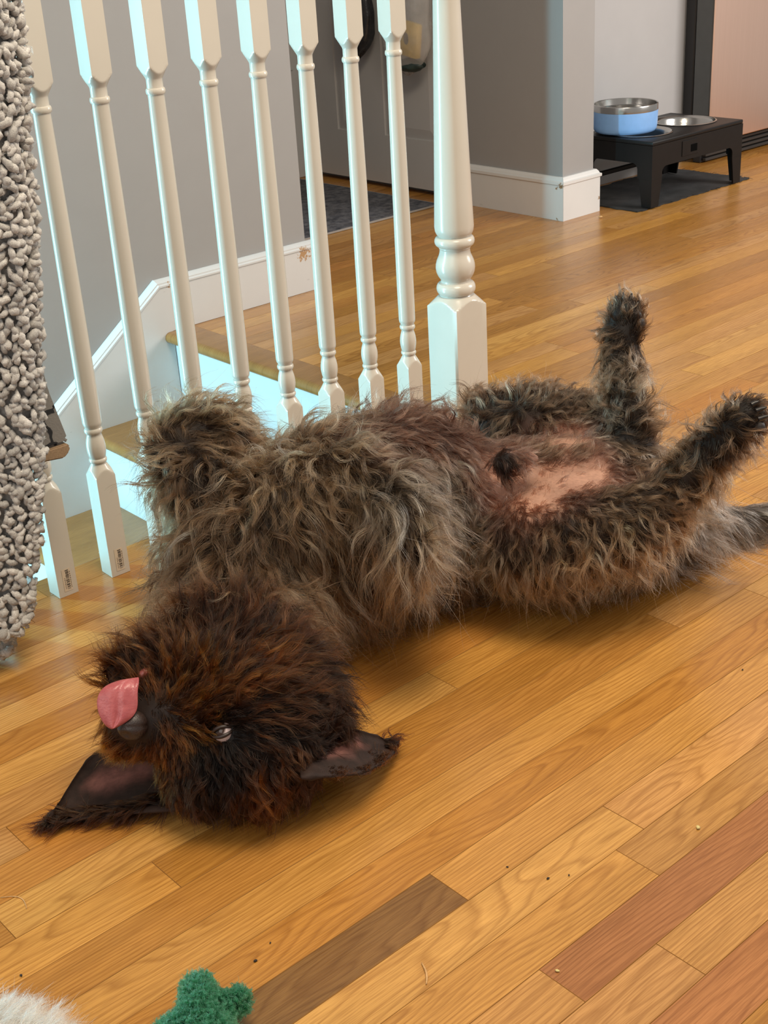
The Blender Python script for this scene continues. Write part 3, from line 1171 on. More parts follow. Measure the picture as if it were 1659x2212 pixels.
def grow(name, skin, parent, mat, P, N, F, LEN, CURL, LIFT, CROOT, CTIP, rng, strands=14, nseg=9, lock_r=0.007, rad=0.00028, clump=0.8, grav=0.5, floor_z=0.0015, freq=1.0, stray=0.06, jit=0.2, extra_push=0.0015):
    G = len(P)
    F = unit(F - N * np.sum(F * N, 1, keepdims=True))
    D = unit(F * np.cos(LIFT)[:, None] + N * np.sin(LIFT)[:, None])
    D = unit(D + rng.normal(0, jit, (G, 3)))
    path = np.empty((G, nseg + 1, 3))
    path[:, 0] = P
    step = LEN / nseg
    ph = rng.random(G) * 6.283
    om = (rng.uniform(0.6, 1.3, G)) * np.where(rng.random(G) < 0.5, -1, 1) * freq
    e1 = unit(np.cross(D, rng.normal(0, 1, (G, 3))))
    e2 = np.cross(D, e1)
    p = P.copy()
    g = np.array([0, 0, -1.0])
    depth = extra_push + rng.random(G) * 0.007
    for j in range(1, nseg + 1):
        s = j / nseg
        w = CURL * (0.35 + 0.9 * s)
        a = ph + om * s * 6.283
        d = unit(D + e1 * (w * np.cos(a))[:, None] + e2 * (w * np.sin(a))[:, None] + g * (grav * s * LEN / 0.06)[:, None] + F * 0.15 * s)
        p = p + d * step[:, None]
        for i in range(G):
            q = p[i]
            loc, nor, idx, dist = skin.bvh.find_nearest(q, 0.05)
            if loc is not None:
                sd = (q[0] - loc[0]) * nor[0] + (q[1] - loc[1]) * nor[1] + (q[2] - loc[2]) * nor[2]
                need = depth[i] * min(1.0, s * 2)
                if sd < need:
                    k = need - sd
                    p[i, 0] += nor[0] * k
                    p[i, 1] += nor[1] * k
                    p[i, 2] += nor[2] * k
        np.maximum(p[:, 2], floor_z + depth * 0.5, out=p[:, 2])
        path[:, j] = p
    # strands of each lock
    M = strands
    n = G * M
    off = rng.normal(0, 1, (G, M, 3))
    off -= N[:, None, :] * np.sum(off * N[:, None, :], 2, keepdims=True)
    off *= lock_r * 0.62
    off[:, 0] = 0
    lf = rng.uniform(0.62, 1.08, (G, M))
    cl = np.clip(rng.normal(clump, 0.12, (G, M)), 0.0, 0.97)
    st = rng.random((G, M)) < stray
    cl[st] *= 0.15
    wob_a = rng.normal(0, 1, (G, M, 3)) * np.where(st, 0.012, 0.0022)[..., None]
    wob_b = rng.normal(0, 1, (G, M, 3)) * np.where(st, 0.006, 0.0018)[..., None]
    ts = np.linspace(0, 1, nseg + 1)
    pts = np.empty((G, M, nseg + 1, 3))
    for j, t in enumerate(ts):
        tt = np.clip(t * lf, 0, 1) * nseg
        i0 = np.minimum(tt.astype(int), nseg - 1)
        fr_ = (tt - i0)[..., None]
        gi = np.arange(G)[:, None]
        base = path[gi, i0] * (1 - fr_) + path[gi, i0 + 1] * fr_
        c_ = cl * (t ** 0.7)
        pts[:, :, j] = base + off * (1 - c_)[..., None] + (wob_a * t * t + wob_b * math.sin(t * 5.0) * t) * (LEN[:, None, None] / 0.06)
    pts[..., 2] = np.maximum(pts[..., 2], 0.0012)
    npt = nseg + 1
    cv = bpy.data.hair_curves.new(name)
    cv.add_curves([npt] * n)
    cv.attributes['position'].data.foreach_set('vector', pts.reshape(-1).astype(np.float32))
    rr = np.empty((n, npt), dtype=np.float32)
    prof = rad * np.clip(1.08 - ts ** 2.2, 0.12, 1.0)
    rr[:] = prof[None, :] * rng.uniform(0.7, 1.25, (n, 1))
    ra = cv.attributes.get('radius') or cv.attributes.new('radius', 'FLOAT', 'POINT')
    ra.data.foreach_set('value', rr.reshape(-1))
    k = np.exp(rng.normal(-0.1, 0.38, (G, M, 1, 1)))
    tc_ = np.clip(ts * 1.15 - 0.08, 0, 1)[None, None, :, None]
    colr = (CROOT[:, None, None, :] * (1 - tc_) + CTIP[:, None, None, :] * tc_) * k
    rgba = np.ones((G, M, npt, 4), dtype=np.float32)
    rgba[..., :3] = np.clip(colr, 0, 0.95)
    ca = cv.attributes.new('col', 'FLOAT_COLOR', 'POINT')
    ca.data.foreach_set('color', rgba.reshape(-1))
    cv.materials.append(mat)
    o = bpy.data.objects.new(name, cv)
    COL.objects.link(o)
    if parent is not None:
        o.parent = parent
        o.matrix_parent_inverse = Matrix.Translation(-parent.location)
    o['kind'] = 'stuff'
    return o


M_FUR = fur_material('fur')
RIGHT, DOWN = RCAM[0], RCAM[1]

# ------------------------------------------------------------------ dog body
CHAINS = [
    # trunk on its back, neck to rump: (u, v, z, radius)
    [(500, 1360, .125, .078), (515, 1285, .135, .088), (605, 1190, .14, .106), (730, 1125, .15, .130), (860, 1098, .14, .132), (945, 1100, .124, .118), (1035, 1115, .109, .105), (1130, 1105, .108, .104), (1270, 1095, .108, .104), (1385, 1095, .088, .082)],
    # near shoulder and the folded near foreleg with its wrist hanging over
    [(452, 1195, .115, .060), (525, 1190, .18, .078), (640, 1090, .225, .062), (760, 1035, .245, .046), (845, 1055, .245, .040)],
    [(845, 1055, .245, .040), (878, 1110, .235, .034), (885, 1165, .215, .030)],
    # far shoulder and raised far foreleg with flopped paw
    [(612, 1095, .19, .075), (500, 1090, .23, .050), (428, 1050, .25, .043), (385, 990, .27, .037), (395, 945, .285, .035), (445, 925, .295, .035), (492, 932, .292, .029)],
    # far hind leg: thigh, shin, foot
    [(1290, 1015, .13, .083), (1170, 948, .165, .066), (1065, 912, .18, .046)],
    [(1065, 912, .18, .046), (1180, 893, .20, .040), (1290, 915, .195, .035), (1362, 948, .195, .030)],
    [(1290, 1000, .14, .075), (1365, 965, .185, .034)],
    [(1365, 950, .195, .031), (1352, 850, .255, .024), (1342, 770, .30, .024), (1348, 712, .335, .028), (1352, 672, .36, .022)],
    # near hind leg
    [(1320, 1120, .105, .088), (1225, 1145, .125, .078), (1140, 1165, .13, .058)],
    [(1140, 1165, .13, .056), (1260, 1152, .145, .053), (1370, 1125, .155, .044), (1432, 1085, .165, .033)],
    [(1330, 1110, .105, .085), (1420, 1095, .14, .045)],
    [(1432, 1085, .165, .033), (1490, 1020, .205, .027), (1548, 965, .245, .027), (1600, 915, .285, .030), (1622, 895, .30, .022)],
    # tail
    [(1430, 1105, .07, .045), (1490, 1125, .05, .024), (1580, 1125, .036, .017), (1700, 1105, .03, .012)],
    # sheath
    [(1085, 1000, .232, .016), (1150, 990, .228, .011)],
    # throat, skull, muzzle, lower jaw
    [(505, 1400, .130, .075), (545, 1490, .110, .080), (555, 1570, .094, .084)],
    [(555, 1570, .094, .082), (470, 1620, .075, .062), (440, 1650, .06, .050)],
    [(590, 1555, .085, .070), (615, 1590, .065, .050)],
    [(540, 1560, .100, .078), (460, 1545, .112, .060), (390, 1545, .120, .048), (325, 1556, .120, .039), (292, 1564, .116, .033)],
    [(470, 1470, .145, .050), (390, 1455, .155, .038), (310, 1462, .155, .027), (268, 1478, .15, .019)],
]


def build_body():
    bm = bmesh.new()
    for ch in CHAINS:
        for (a, b) in zip(ch, ch[1:]):
            pa, pb = PZ(*a[:3]), PZ(*b[:3])
            L = (pb - pa).length
            n = max(2, int(L / (min(a[3], b[3]) * 0.35)) + 1)
            for i in range(n + 1):
                t = i / n
                c = pa.lerp(pb, t)
                r = a[3] + (b[3] - a[3]) * t
                c.z = max(c.z, r + 0.002)
                bmesh.ops.create_icosphere(bm, subdivisions=2 if r < 0.06 else 3, radius=r, matrix=Matrix.Translation(c))
    # toes of the two hind paws
    for (u, v, z, r) in [(1340, 668, .362, .011), (1352, 660, .368, .011), (1366, 664, .366, .011), (1375, 680, .356, .010), (1618, 880, .305, .011), (1632, 888, .303, .011), (1638, 905, .295, .011), (1632, 925, .285, .010)]:
        bmesh.ops.create_icosphere(bm, subdivisions=2, radius=r, matrix=Matrix.Translation(PZ(u, v, z)))
    me = bpy.data.meshes.new('tmp')
    bm.to_mesh(me)
    bm.free()
    o = bpy.data.objects.new('tmp', me)
    COL.objects.link(o)
    md = o.modifiers.new('r', 'REMESH')
    md.mode = 'VOXEL'
    md.voxel_size = 0.007
    ms = o.modifiers.new('s', 'SMOOTH')
    ms.factor = 0.5
    ms.iterations = 7
    dg = bpy.context.evaluated_depsgraph_get()
    dg.update()
    out = bpy.data.meshes.new_from_object(o.evaluated_get(dg))
    bpy.data.objects.remove(o)
    return out


body_me = build_body()
body_me.name = 'dog'
m = NT('dog_skin')
m.set(Roughness=0.6, Specular_IOR_Level=0.3)
at = m.n('Attribute', attribute_name='skin')
fine = m.ramp(m.noise(180, 4, 0.6), [(0.3, (0.82, 0.80, 0.80)), (0.7, (1.12, 1.1, 1.1))])
m.base(m.mix(1.0, at.outputs['Color'], fine, 'MULTIPLY'))
m.bump(m.noise(120, 3, 0.6), 0.25, 0.0015)
M_SKIN = m.m
dog = link_mesh('dog', body_me, M_SKIN, None, 180)
dog['label'] = 'shaggy dark brown dog lying on its back with paws up and tongue out'
dog['category'] = 'dog'
skin = Skin(body_me)


def hit(u, v):
    r = Vector(ray(u, v)).normalized()
    loc, nor, i, d = skin.bvh.ray_cast(Vector((0, 0, CAM_H)), r)
    return loc, nor


# coat map: (u, v) on the visible surface, flow direction in the view, length, curl, lift, tone
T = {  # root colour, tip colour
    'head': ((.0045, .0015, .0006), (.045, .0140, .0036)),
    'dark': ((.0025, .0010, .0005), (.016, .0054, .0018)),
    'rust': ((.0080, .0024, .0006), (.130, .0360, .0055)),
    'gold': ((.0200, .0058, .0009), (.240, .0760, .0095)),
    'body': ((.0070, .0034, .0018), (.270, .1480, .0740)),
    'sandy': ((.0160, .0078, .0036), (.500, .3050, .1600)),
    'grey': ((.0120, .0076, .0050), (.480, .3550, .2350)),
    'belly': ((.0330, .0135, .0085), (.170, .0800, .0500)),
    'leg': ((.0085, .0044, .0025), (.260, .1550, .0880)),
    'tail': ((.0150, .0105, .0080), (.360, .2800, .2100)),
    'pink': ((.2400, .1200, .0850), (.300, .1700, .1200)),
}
COAT = [
    # head and chin
    (300, 1440, -.7, -.7, .045, .35, .75, 'head'), (360, 1400, -.5, -.9, .055, .3, .75, 'head'), (430, 1370, -.3, -1, .055, .3, .7, 'head'),
    (520, 1350, .1, -1, .055, .4, .6, 'head'), (600, 1380, .5, -.8, .06, .5, .5, 'head'), (660, 1430, .9, -.2, .065, .5, .5, 'dark'), (700, 1480, .95, .25, .055, .5, .5, 'dark'),
    (470, 1440, .2, -1, .045, .4, .4, 'head'), (540, 1440, .6, -.8, .05, .4, .4, 'rust'), (350, 1500, -.2, -.9, .03, .3, .3, 'rust'),
    (430, 1500, .5, -.85, .04, .4, .4, 'gold'), (400, 1540, .6, -.5, .028, .3, .3, 'gold'), (360, 1560, .3, .6, .022, .3, .3, 'rust'), (335, 1590, -.2, .9, .024, .3, .3, 'rust'),
    (420, 1570, .8, -.1, .028, .3, .3, 'gold'), (455, 1545, .9, -.4, .035, .4, .35, 'rust'), (250, 1590, -.7, .5, .035, .4, .4, 'gold'), (300, 1605, -.5, .8, .024, .3, .4, 'gold'), (380, 1605, .0, 1, .02, .4, .3, 'rust'),
    (520, 1520, .8, -.5, .05, .45, .4, 'rust'), (580, 1500, .85, -.45, .055, .45, .4, 'head'), (540, 1580, .9, .1, .04, .4, .35, 'head'), (620, 1540, .9, -.3, .040, .5, .35, 'dark'), (680, 1560, .8, -.5, .032, .5, .3, 'dark'), (660, 1600, .3, .8, .022, .5, .3, 'dark'), (690, 1580, .3, -.6, .024, .5, .3, 'dark'),
    (430, 1625, .2, 1, .025, .5, .3, 'dark'), (400, 1640, .1, 1, .025, .5, .3, 'dark'), (450, 1640, .2, 1, .03, .5, .3, 'dark'), (500, 1655, .3, .9, .035, .6, .3, 'dark'), (500, 1615, .6, .6, .03, .4, .3, 'dark'), (475, 1600, .5, .8, .02, .3, .2, 'dark'), (510, 1580, .9, .2, .025, .3, .25, 'dark'), (470, 1560, .8, -.5, .02, .3, .2, 'dark'), (560, 1640, .25, .95, .042, .9, .45, 'rust'), (640, 1640, .2, 1, .034, .8, .45, 'head'),
    (470, 1690, -.1, 1, .05, .7, .45, 'dark'), (560, 1700, .15, 1, .05, .9, .5, 'rust'), (640, 1690, .3, 1, .045, .8, .45, 'head'),
    # neck and shoulders
    (365, 1215, -.8, .55, .042, .6, .45, 'body'), (410, 1270, -.6, .8, .05, .6, .4, 'body'), (360, 1150, -.9, .3, .040, .6, .45, 'body'),
    (450, 1150, -.4, .8, .07, .7, .35, 'body'), (470, 1240, -.3, .9, .07, .6, .35, 'body'), (560, 1270, .2, 1, .07, .6, .35, 'body'), (640, 1310, .4, .9, .07, .6, .4, 'grey'), (720, 1340, .35, .95, .065, .6, .4, 'sandy'), (790, 1340, .3, 1, .06, .6, .4, 'body'),
    (540, 1090, -.4, .8, .07, .7, .4, 'body'), (600, 1035, -.1, 1, .055, .6, .4, 'sandy'), (660, 985, .1, 1, .055, .55, .4, 'sandy'), (640, 1080, .2, 1, .07, .6, .35, 'sandy'), (560, 1170, .2, .9, .075, .6, .35, 'body'), (680, 1180, .5, .85, .075, .6, .35, 'sandy'),
    (740, 1000, .6, .6, .06, .6, .4, 'sandy'), (800, 1040, .8, .5, .06, .6, .4, 'grey'), (850, 1060, .8, .7, .065, .5, .45, 'grey'), (885, 1130, .25, 1, .075, .4, .4, 'sandy'), (870, 1180, .1, 1, .07, .4, .3, 'sandy'),
    (770, 1110, .4, .9, .075, .6, .35, 'sandy'), (780, 1210, .5, .9, .075, .6, .35, 'body'), (840, 1260, .4, .9, .07, .6, .35, 'body'), (880, 1300, .3, 1, .06, .6, .4, 'body'), (680, 1250, .3, 1, .075, .6, .35, 'body'),
    # raised far foreleg
    (420, 1030, .2, .9, .055, .6, .35, 'body'), (375, 985, -.5, .7, .05, .6, .4, 'body'), (372, 950, -.3, -.5, .045, .5, .4, 'body'), (405, 920, .5, -.7, .05, .4, .4, 'sandy'), (440, 905, .8, -.5, .05, .4, .4, 'sandy'), (490, 900, .9, -.1, .045, .4, .35, 'body'), (500, 930, .8, .5, .03, .4, .3, 'leg'), (430, 935, .6, .3, .05, .5, .3, 'body'),
    # ribs, flank
    (720, 900, -.2, -1, .05, .35, .6, 'body'), (800, 880, .3, -1, .045, .35, .6, 'belly'), (880, 890, .6, -.8, .045, .35, .6, 'belly'), (780, 930, .9, -.1, .026, .25, .25, 'belly'), (860, 940, .9, .2, .024, .25, .25, 'belly'), (830, 990, .8, .4, .026, .3, .25, 'belly'), (920, 960, .6, .7, .035, .3, .3, 'belly'),
    (930, 1030, .4, .9, .05, .6, .4, 'grey'), (960, 1090, .5, .8, .055, .9, .4, 'grey'), (920, 1160, .5, .7, .055, 1.0, .4, 'grey'), (980, 1180, .6, .6, .055, 1.0, .4, 'grey'), (950, 1250, .4, .9, .05, .9, .4, 'body'), (1040, 1240, .5, .8, .05, .8, .4, 'body'), (1040, 1160, .6, .6, .045, .8, .4, 'grey'), (1020, 1280, .3, 1, .045, .7, .4, 'body'),
    # far thigh and groin
    (985, 930, -.5, -.6, .05, .4, .5, 'belly'), (1015, 895, -.5, -.8, .038, .5, .55, 'leg'), (1080, 860, .1, -1, .033, .5, .55, 'leg'), (1160, 858, .4, -.9, .033, .5, .5, 'leg'), (1230, 865, .7, -.7, .035, .6, .5, 'leg'), (1090, 900, -.3, .5, .032, .4, .3, 'leg'), (1190, 890, .6, .2, .035, .5, .35, 'leg'), (1270, 890, .9, -.1, .05, .8, .45, 'grey'), (1310, 930, .8, -.3, .05, .8, .45, 'grey'),
    (1060, 950, -.2, .7, .02, .3, .25, 'belly'), (1150, 945, .3, .7, .016, .2, .2, 'belly'), (1215, 955, .4, .6, .006, .2, .15, 'pink'), (1095, 1000, .3, .9, .028, .4, .5, 'dark'), (1180, 985, .5, -.6, .024, .2, .5, 'leg'), (1250, 975, .6, -.6, .028, .2, .5, 'leg'),
    (1010, 1000, .3, .8, .03, .3, .3, 'belly'), (1050, 1060, .4, .8, .018, .2, .2, 'belly'), (1120, 1040, .8, .2, .005, .1, .15, 'pink'), (1190, 1030, .9, -.1, .004, .1, .15, 'pink'), (1250, 1020, .9, -.1, .005, .1, .15, 'pink'), (1160, 1075, .6, .4, .006, .1, .15, 'pink'), (1290, 1010, .9, -.1, .006, .1, .15, 'pink'), (1090, 1070, .6, .4, .009, .1, .15, 'pink'), (1205, 1060, .7, .3, .006, .1, .15, 'pink'), (1235, 942, .4, .6, .007, .2, .15, 'pink'), (1255, 962, .4, .6, .007, .2, .15, 'pink'), (1190, 948, .4, .6, .009, .2, .15, 'pink'), (1080, 1040, .7, .3, .010, .1, .15, 'pink'),
    (1340, 960, .3, .9, .035, .3, .35, 'leg'), (1370, 1000, .3, .9, .04, .3, .4, 'leg'), (1330, 1020, .6, .5, .02, .3, .3, 'belly'),
    # near thigh
    (1230, 1080, .6, .5, .02, .3, .25, 'belly'), (1320, 1070, .8, .3, .03, .4, .3, 'body'), (1120, 1120, .3, .9, .035, .4, .35, 'belly'), (1200, 1130, .3, .9, .045, .5, .4, 'body'), (1120, 1180, .3, 1, .055, .5, .4, 'sandy'), (1240, 1180, .4, .9, .05, .8, .4, 'sandy'), (1300, 1140, .5, .8, .055, .9, .4, 'sandy'), (1360, 1150, .5, .9, .055, .9, .4, 'sandy'), (1410, 1160, .5, .9, .05, .7, .4, 'body'), (1180, 1240, .1, 1, .042, .5, .4, 'body'), (1280, 1225, .1, 1, .045, .7, .4, 'sandy'), (1370, 1205, .2, 1, .042, .7, .4, 'body'), (1100, 1245, .1, 1, .040, .5, .4, 'body'),
    (1440, 1100, .8, .3, .045, .5, .4, 'body'), (1420, 1050, .7, -.5, .04, .5, .4, 'body'),
    # hind feet
    (1375, 930, .6, -.8, .045, .4, .45, 'leg'), (1372, 850, .5, -.9, .04, .4, .45, 'grey'), (1340, 880, -.2, -.8, .035, .5, .4, 'leg'), (1330, 800, -.6, .4, .035, .7, .45, 'grey'), (1350, 760, -.2, .6, .032, .7, .4, 'leg'), (1335, 720, -.4, .3, .03, .6, .4, 'leg'), (1352, 690, -.1, -.9, .024, .4, .35, 'leg'), (1370, 700, .3, -.8, .018, .4, .35, 'dark'),
    (1460, 1060, .3, .8, .035, .6, .4, 'leg'), (1500, 1030, .5, .6, .04, .9, .45, 'sandy'), (1480, 1010, -.5, -.6, .035, .5, .45, 'leg'), (1550, 970, .3, .8, .035, .9, .45, 'leg'), (1540, 935, -.3, -.8, .03, .5, .45, 'leg'), (1600, 915, .7, -.2, .025, .5, .4, 'leg'), (1590, 950, .3, .8, .028, .6, .4, 'leg'), (1630, 900, .8, .2, .014, .4, .35, 'dark'),
    # tail
    (1500, 1120, 1, .15, .09, .3, .35, 'tail'), (1580, 1120, 1, .2, .11, .25, .3, 'tail'), (1650, 1110, 1, .25, .11, .25, .3, 'tail'),
]
cp, cf, cl_, ccu, cli, cr_, ct_ = [], [], [], [], [], [], []
for (u, v, du, dv, L, cu, li, tone) in COAT:
    loc, nor = hit(u, v)
    if loc is None:
        best = None
        for a in range(16):           # just off the outline: take the nearest surface point
            for rad_ in (12, 25, 40, 60):
                l2, n2 = hit(u + rad_ * math.cos(a * math.pi / 8), v + rad_ * math.sin(a * math.pi / 8))
                if l2 is not None and (best is None or rad_ < best[0]):
                    best = (rad_, l2, n2)
        if best is None:
            continue
        loc = best[1]
    cp.append(loc)
    cf.append(RIGHT * du + DOWN * dv)
    cl_.append(L)
    ccu.append(cu)
    cli.append(li)
    cr_.append(T[tone][0])
    ct_.append(T[tone][1])
cp, cf = np.array(cp), np.array(cf)
CVAL = np.column_stack([cl_, ccu, cli, np.array(cr_), np.array(ct_)])


def coat(P, k=5):
    out = np.empty((len(P), CVAL.shape[1]))
    fl = np.empty((len(P), 3))
    for s in range(0, len(P), 4000):
        q = P[s:s + 4000]
        d = np.linalg.norm(q[:, None] - cp[None], axis=2) + 0.006
        idx = np.argpartition(d, k, axis=1)[:, :k]
        dd = np.take_along_axis(d, idx, 1)
        w = 1 / dd ** 3
        w /= w.sum(1, keepdims=True)
        out[s:s + 4000] = np.einsum('nk,nkc->nc', w, CVAL[idx])
        fl[s:s + 4000] = np.einsum('nk,nkc->nc', w, cf[idx])
    return fl, out


# skin colours: bare pink belly, dark hide elsewhere
PINK = [(1120, 1045, .055), (1190, 1035, .06), (1250, 1030, .05), (1160, 1085, .045), (1220, 955, .035), (1080, 1080, .035), (1290, 1025, .035)]
v_co = skin.co
pk_ = np.zeros(len(v_co))
for u, v, rad_ in PINK:
    loc, nor = hit(u, v)
    if loc is not None:
        d = np.linalg.norm(v_co - np.array(loc), axis=1)
        pk_ = np.maximum(pk_, np.clip(1.25 - d / rad_, 0, 1))
dark_hide = np.array([0.022, 0.012, 0.008])
brown_hide = np.array([0.10, 0.055, 0.038])
pink_hide = np.array([0.40, 0.225, 0.155])
_, cvv = coat(v_co)
hide = np.clip(cvv[:, 3:6] * 1.0, 0, 0.2)
cskin = hide * (1 - pk_[:, None]) + pink_hide * pk_[:, None]
ca = body_me.attributes.new('skin', 'FLOAT_COLOR', 'POINT')
ca.data.foreach_set('color', np.column_stack([cskin, np.ones(len(cskin))]).astype(np.float32).reshape(-1))

# face features
EYE, _n = hit(479, 1581)
_h, _n2 = hit(288, 1566)
NOSE_C = _h + _n2 * 0.002 - Vector(ray(288, 1566)).normalized() * 0.004
KEEP = [(EYE, 0.0105), (NOSE_C, 0.027)]
_h2 = hit(300, 1585)[0]
if _h2 is not None:
    KEEP.append((_h2, 0.012))
for u, v, rad_ in [(255, 1515, .024), (240, 1545, .02), (318, 1458, .011)]:
    loc, _q = hit(u, v)
    if loc is not None:
        KEEP.append((loc, rad_))
rng = np.random.default_rng(11)


def roots(n, keep_fn):
    P, N = skin.sample(4000, rng)
    frac = max(0.01, keep_fn(P).mean())
    P, N = skin.sample(int(n / frac), rng)
    ok = ~((N[:, 2] < -0.75) & (P[:, 2] < 0.03))
    for c, rad_ in KEEP:
        ok &= np.linalg.norm(P - np.array(c), axis=1) > rad_
    ok &= keep_fn(P)
    return P[ok], N[ok]


head_c = np.array(PZ(500, 1540, .11))
HEADSEL = lambda P: np.linalg.norm(P - head_c, axis=1) < 0.165
tail_c = np.array(PZ(1480, 1125, .05))
tdir = unit(np.array(PZ(1700, 1105, .03)) - tail_c)
TAILSEL = lambda P: (((P - tail_c) @ tdir) > -0.01) & (np.linalg.norm((P - tail_c) - ((P - tail_c) @ tdir)[:, None] * tdir, axis=1) < 0.05)


def coat_locks(name, n, sel, strands, lock_r, lenmul=1.0, liftmul=1.0, curlmul=1.0, tipmul=1.0, **kw):
    P, N = roots(n, sel)
    fl, c = coat(P)
    bald = c[:, 0] < 0.012
    keep = ~bald | (rng.random(len(P)) < 0.13)
    P, N, fl, c = P[keep], N[keep], fl[keep], c[keep]
    g = len(P)
    LEN = c[:, 0] * lenmul * rng.uniform(0.75, 1.25, g)
    var = np.exp(rng.normal(-0.45, 0.72, (g, 1)))
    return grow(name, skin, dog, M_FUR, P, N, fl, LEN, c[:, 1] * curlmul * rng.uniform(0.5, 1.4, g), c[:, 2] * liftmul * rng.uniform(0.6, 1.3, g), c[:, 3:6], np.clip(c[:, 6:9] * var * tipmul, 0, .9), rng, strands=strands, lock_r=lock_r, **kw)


notail = lambda P: ~HEADSEL(P) & ~TAILSEL(P)
coat_locks('body_fur', 7800, notail, 17, 0.0062, lenmul=1.42, liftmul=0.85, curlmul=1.55, clump=0.92, nseg=12, freq=1.25, jit=0.35, grav=0.7, rad=0.00025)
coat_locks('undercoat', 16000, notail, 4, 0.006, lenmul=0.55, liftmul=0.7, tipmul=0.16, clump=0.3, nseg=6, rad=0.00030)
coat_locks('head_fur', 3600, HEADSEL, 18, 0.0048, lenmul=1.12, liftmul=0.6, clump=0.86, nseg=11, freq=1.0, curlmul=1.15, jit=0.25, rad=0.00023)
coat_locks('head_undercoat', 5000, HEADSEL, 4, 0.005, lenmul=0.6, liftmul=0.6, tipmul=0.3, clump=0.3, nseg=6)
coat_locks('tail_fur', 420, TAILSEL, 30, 0.009, clump=0.72, nseg=12, freq=0.7, grav=1.6)

# ------------------------------------------------------------------ face, ears, claws
M_EYE = NT('eyeball')
M_EYE.set(Roughness=0.08)
tcn = M_EYE.n('TexCoord')
sp = M_EYE.n('SeparateXYZ')
M_EYE.l(tcn, 'Object', sp, 0)
M_EYE.base(M_EYE.ramp(M_EYE.math('ADD', M_EYE.math('MULTIPLY', sp.outputs[2], 35.0), 0.5), [(0.0, (0.55, 0.42, 0.40)), (0.72, (0.52, 0.42, 0.41)), (0.78, (0.03, 0.012, 0.006)), (0.86, (0.035, 0.014, 0.006)), (0.9, (0.004, 0.003, 0.003))]))
M_EYE = M_EYE.m
M_LID = simple('dark_lid_skin', (0.020, 0.010, 0.008), 0.45, 0.2, 80)
EYE_P, EYE_N = hit(479, 1581)
EYE_N = EYE_N.normalized()
VIEW = Vector(RCAM[2])
fwd = (EYE_N * 0.4 - VIEW * 0.9).normalized()
gaze = (fwd - Vector(RIGHT) * 0.75 - Vector(DOWN) * 0.55).normalized()
bm = bmesh.new()
bmesh.ops.create_uvsphere(bm, u_segments=28, v_segments=18, radius=0.0118)
eye_c = EYE_P - EYE_N * 0.0045
o = mesh_obj('eye', bm, M_EYE, dog, 180, loc=eye_c)
o.rotation_euler = gaze.to_track_quat('Z', 'Y').to_euler()
o['label'] = 'dark eye with a pale sliver of white showing'
ax = (Vector(RIGHT) * 0.93 + Vector(DOWN) * -0.28).normalized()
ay = fwd.cross(ax).normalized()
for s, h_, mt in ((-1, 0.0036, M_LID), (1, 0.0062, M_LID)):
    bm = bmesh.new()
    pts = []
    for k in range(15):
        a = -1.25 + 2.5 * k / 14
        x = 0.0122 * math.sin(a) / math.sin(1.25)
        y = s * h_ * math.cos(a * 1.2566)
        r2 = x * x + y * y
        z = math.sqrt(max(0.0, 0.0121 ** 2 - r2)) if r2 < 0.0121 ** 2 else 0
        pts.append(eye_c + ax * x + ay * y + fwd * (z + 0.0006))
    sweep(bm, pts, [0.0010 + 0.0012 * math.sin(math.pi * k / 14) for k in range(15)], 8)
    mesh_obj('eyelid', bm, mt, dog, 180)

M_NOSE = simple('nose_leather', (0.028, 0.016, 0.013), 0.38, 0.3, 300, 0.5, 700)
bm = bmesh.new()
bmesh.ops.create_icosphere(bm, subdivisions=4, radius=1.0)
nx = -Vector(RIGHT)                      # the nose points to the left of the view
ny = Vector(DOWN)
nz = -VIEW
for v in bm.verts:
    c = v.co.copy()
    # two nostrils facing forward
    for sy in (-0.50, 0.52):
        d = math.sqrt((c.z - 0.62) ** 2 + (c.y - sy) ** 2 + (c.x - 0.25) ** 2)
        if d < 0.42:
            c *= 1 - 0.34 * (1 - d / 0.42)
    groove = math.exp(-(c.y / 0.10) ** 2) * (c.z > 0) * 0.10
    c *= 1 - groove
    v.co = NOSE_C + nz * (c.z * 0.014) + ny * (c.y * 0.0165) + nx * (c.x * 0.0165) + Vector(RIGHT) * 0.0 
mesh_obj('nose', bm, M_NOSE, dog, 180, label='dark nose under the hanging tongue')

# tongue
M_TONGUE = NT('tongue_pink')
M_TONGUE.set(Roughness=0.28, Subsurface_Weight=0.15, Subsurface_Scale=0.004)
M_TONGUE.base(M_TONGUE.ramp(M_TONGUE.noise(90, 4, 0.6), [(0.3, (0.35, 0.075, 0.082)), (0.7, (0.47, 0.130, 0.135))]))
M_TONGUE.bump(M_TONGUE.noise(420, 3, 0.6), 0.5, 0.001)
M_TONGUE = M_TONGUE.m
best = hit(252, 1520)[0]
tz0 = PZ(252, 1520, .14)
tdist = (Vector((0, 0, CAM_H)) - tz0).length


def on_view(u, v, dist):
    r = Vector(ray(u, v)).normalized()
    return Vector((0, 0, CAM_H)) + r * dist


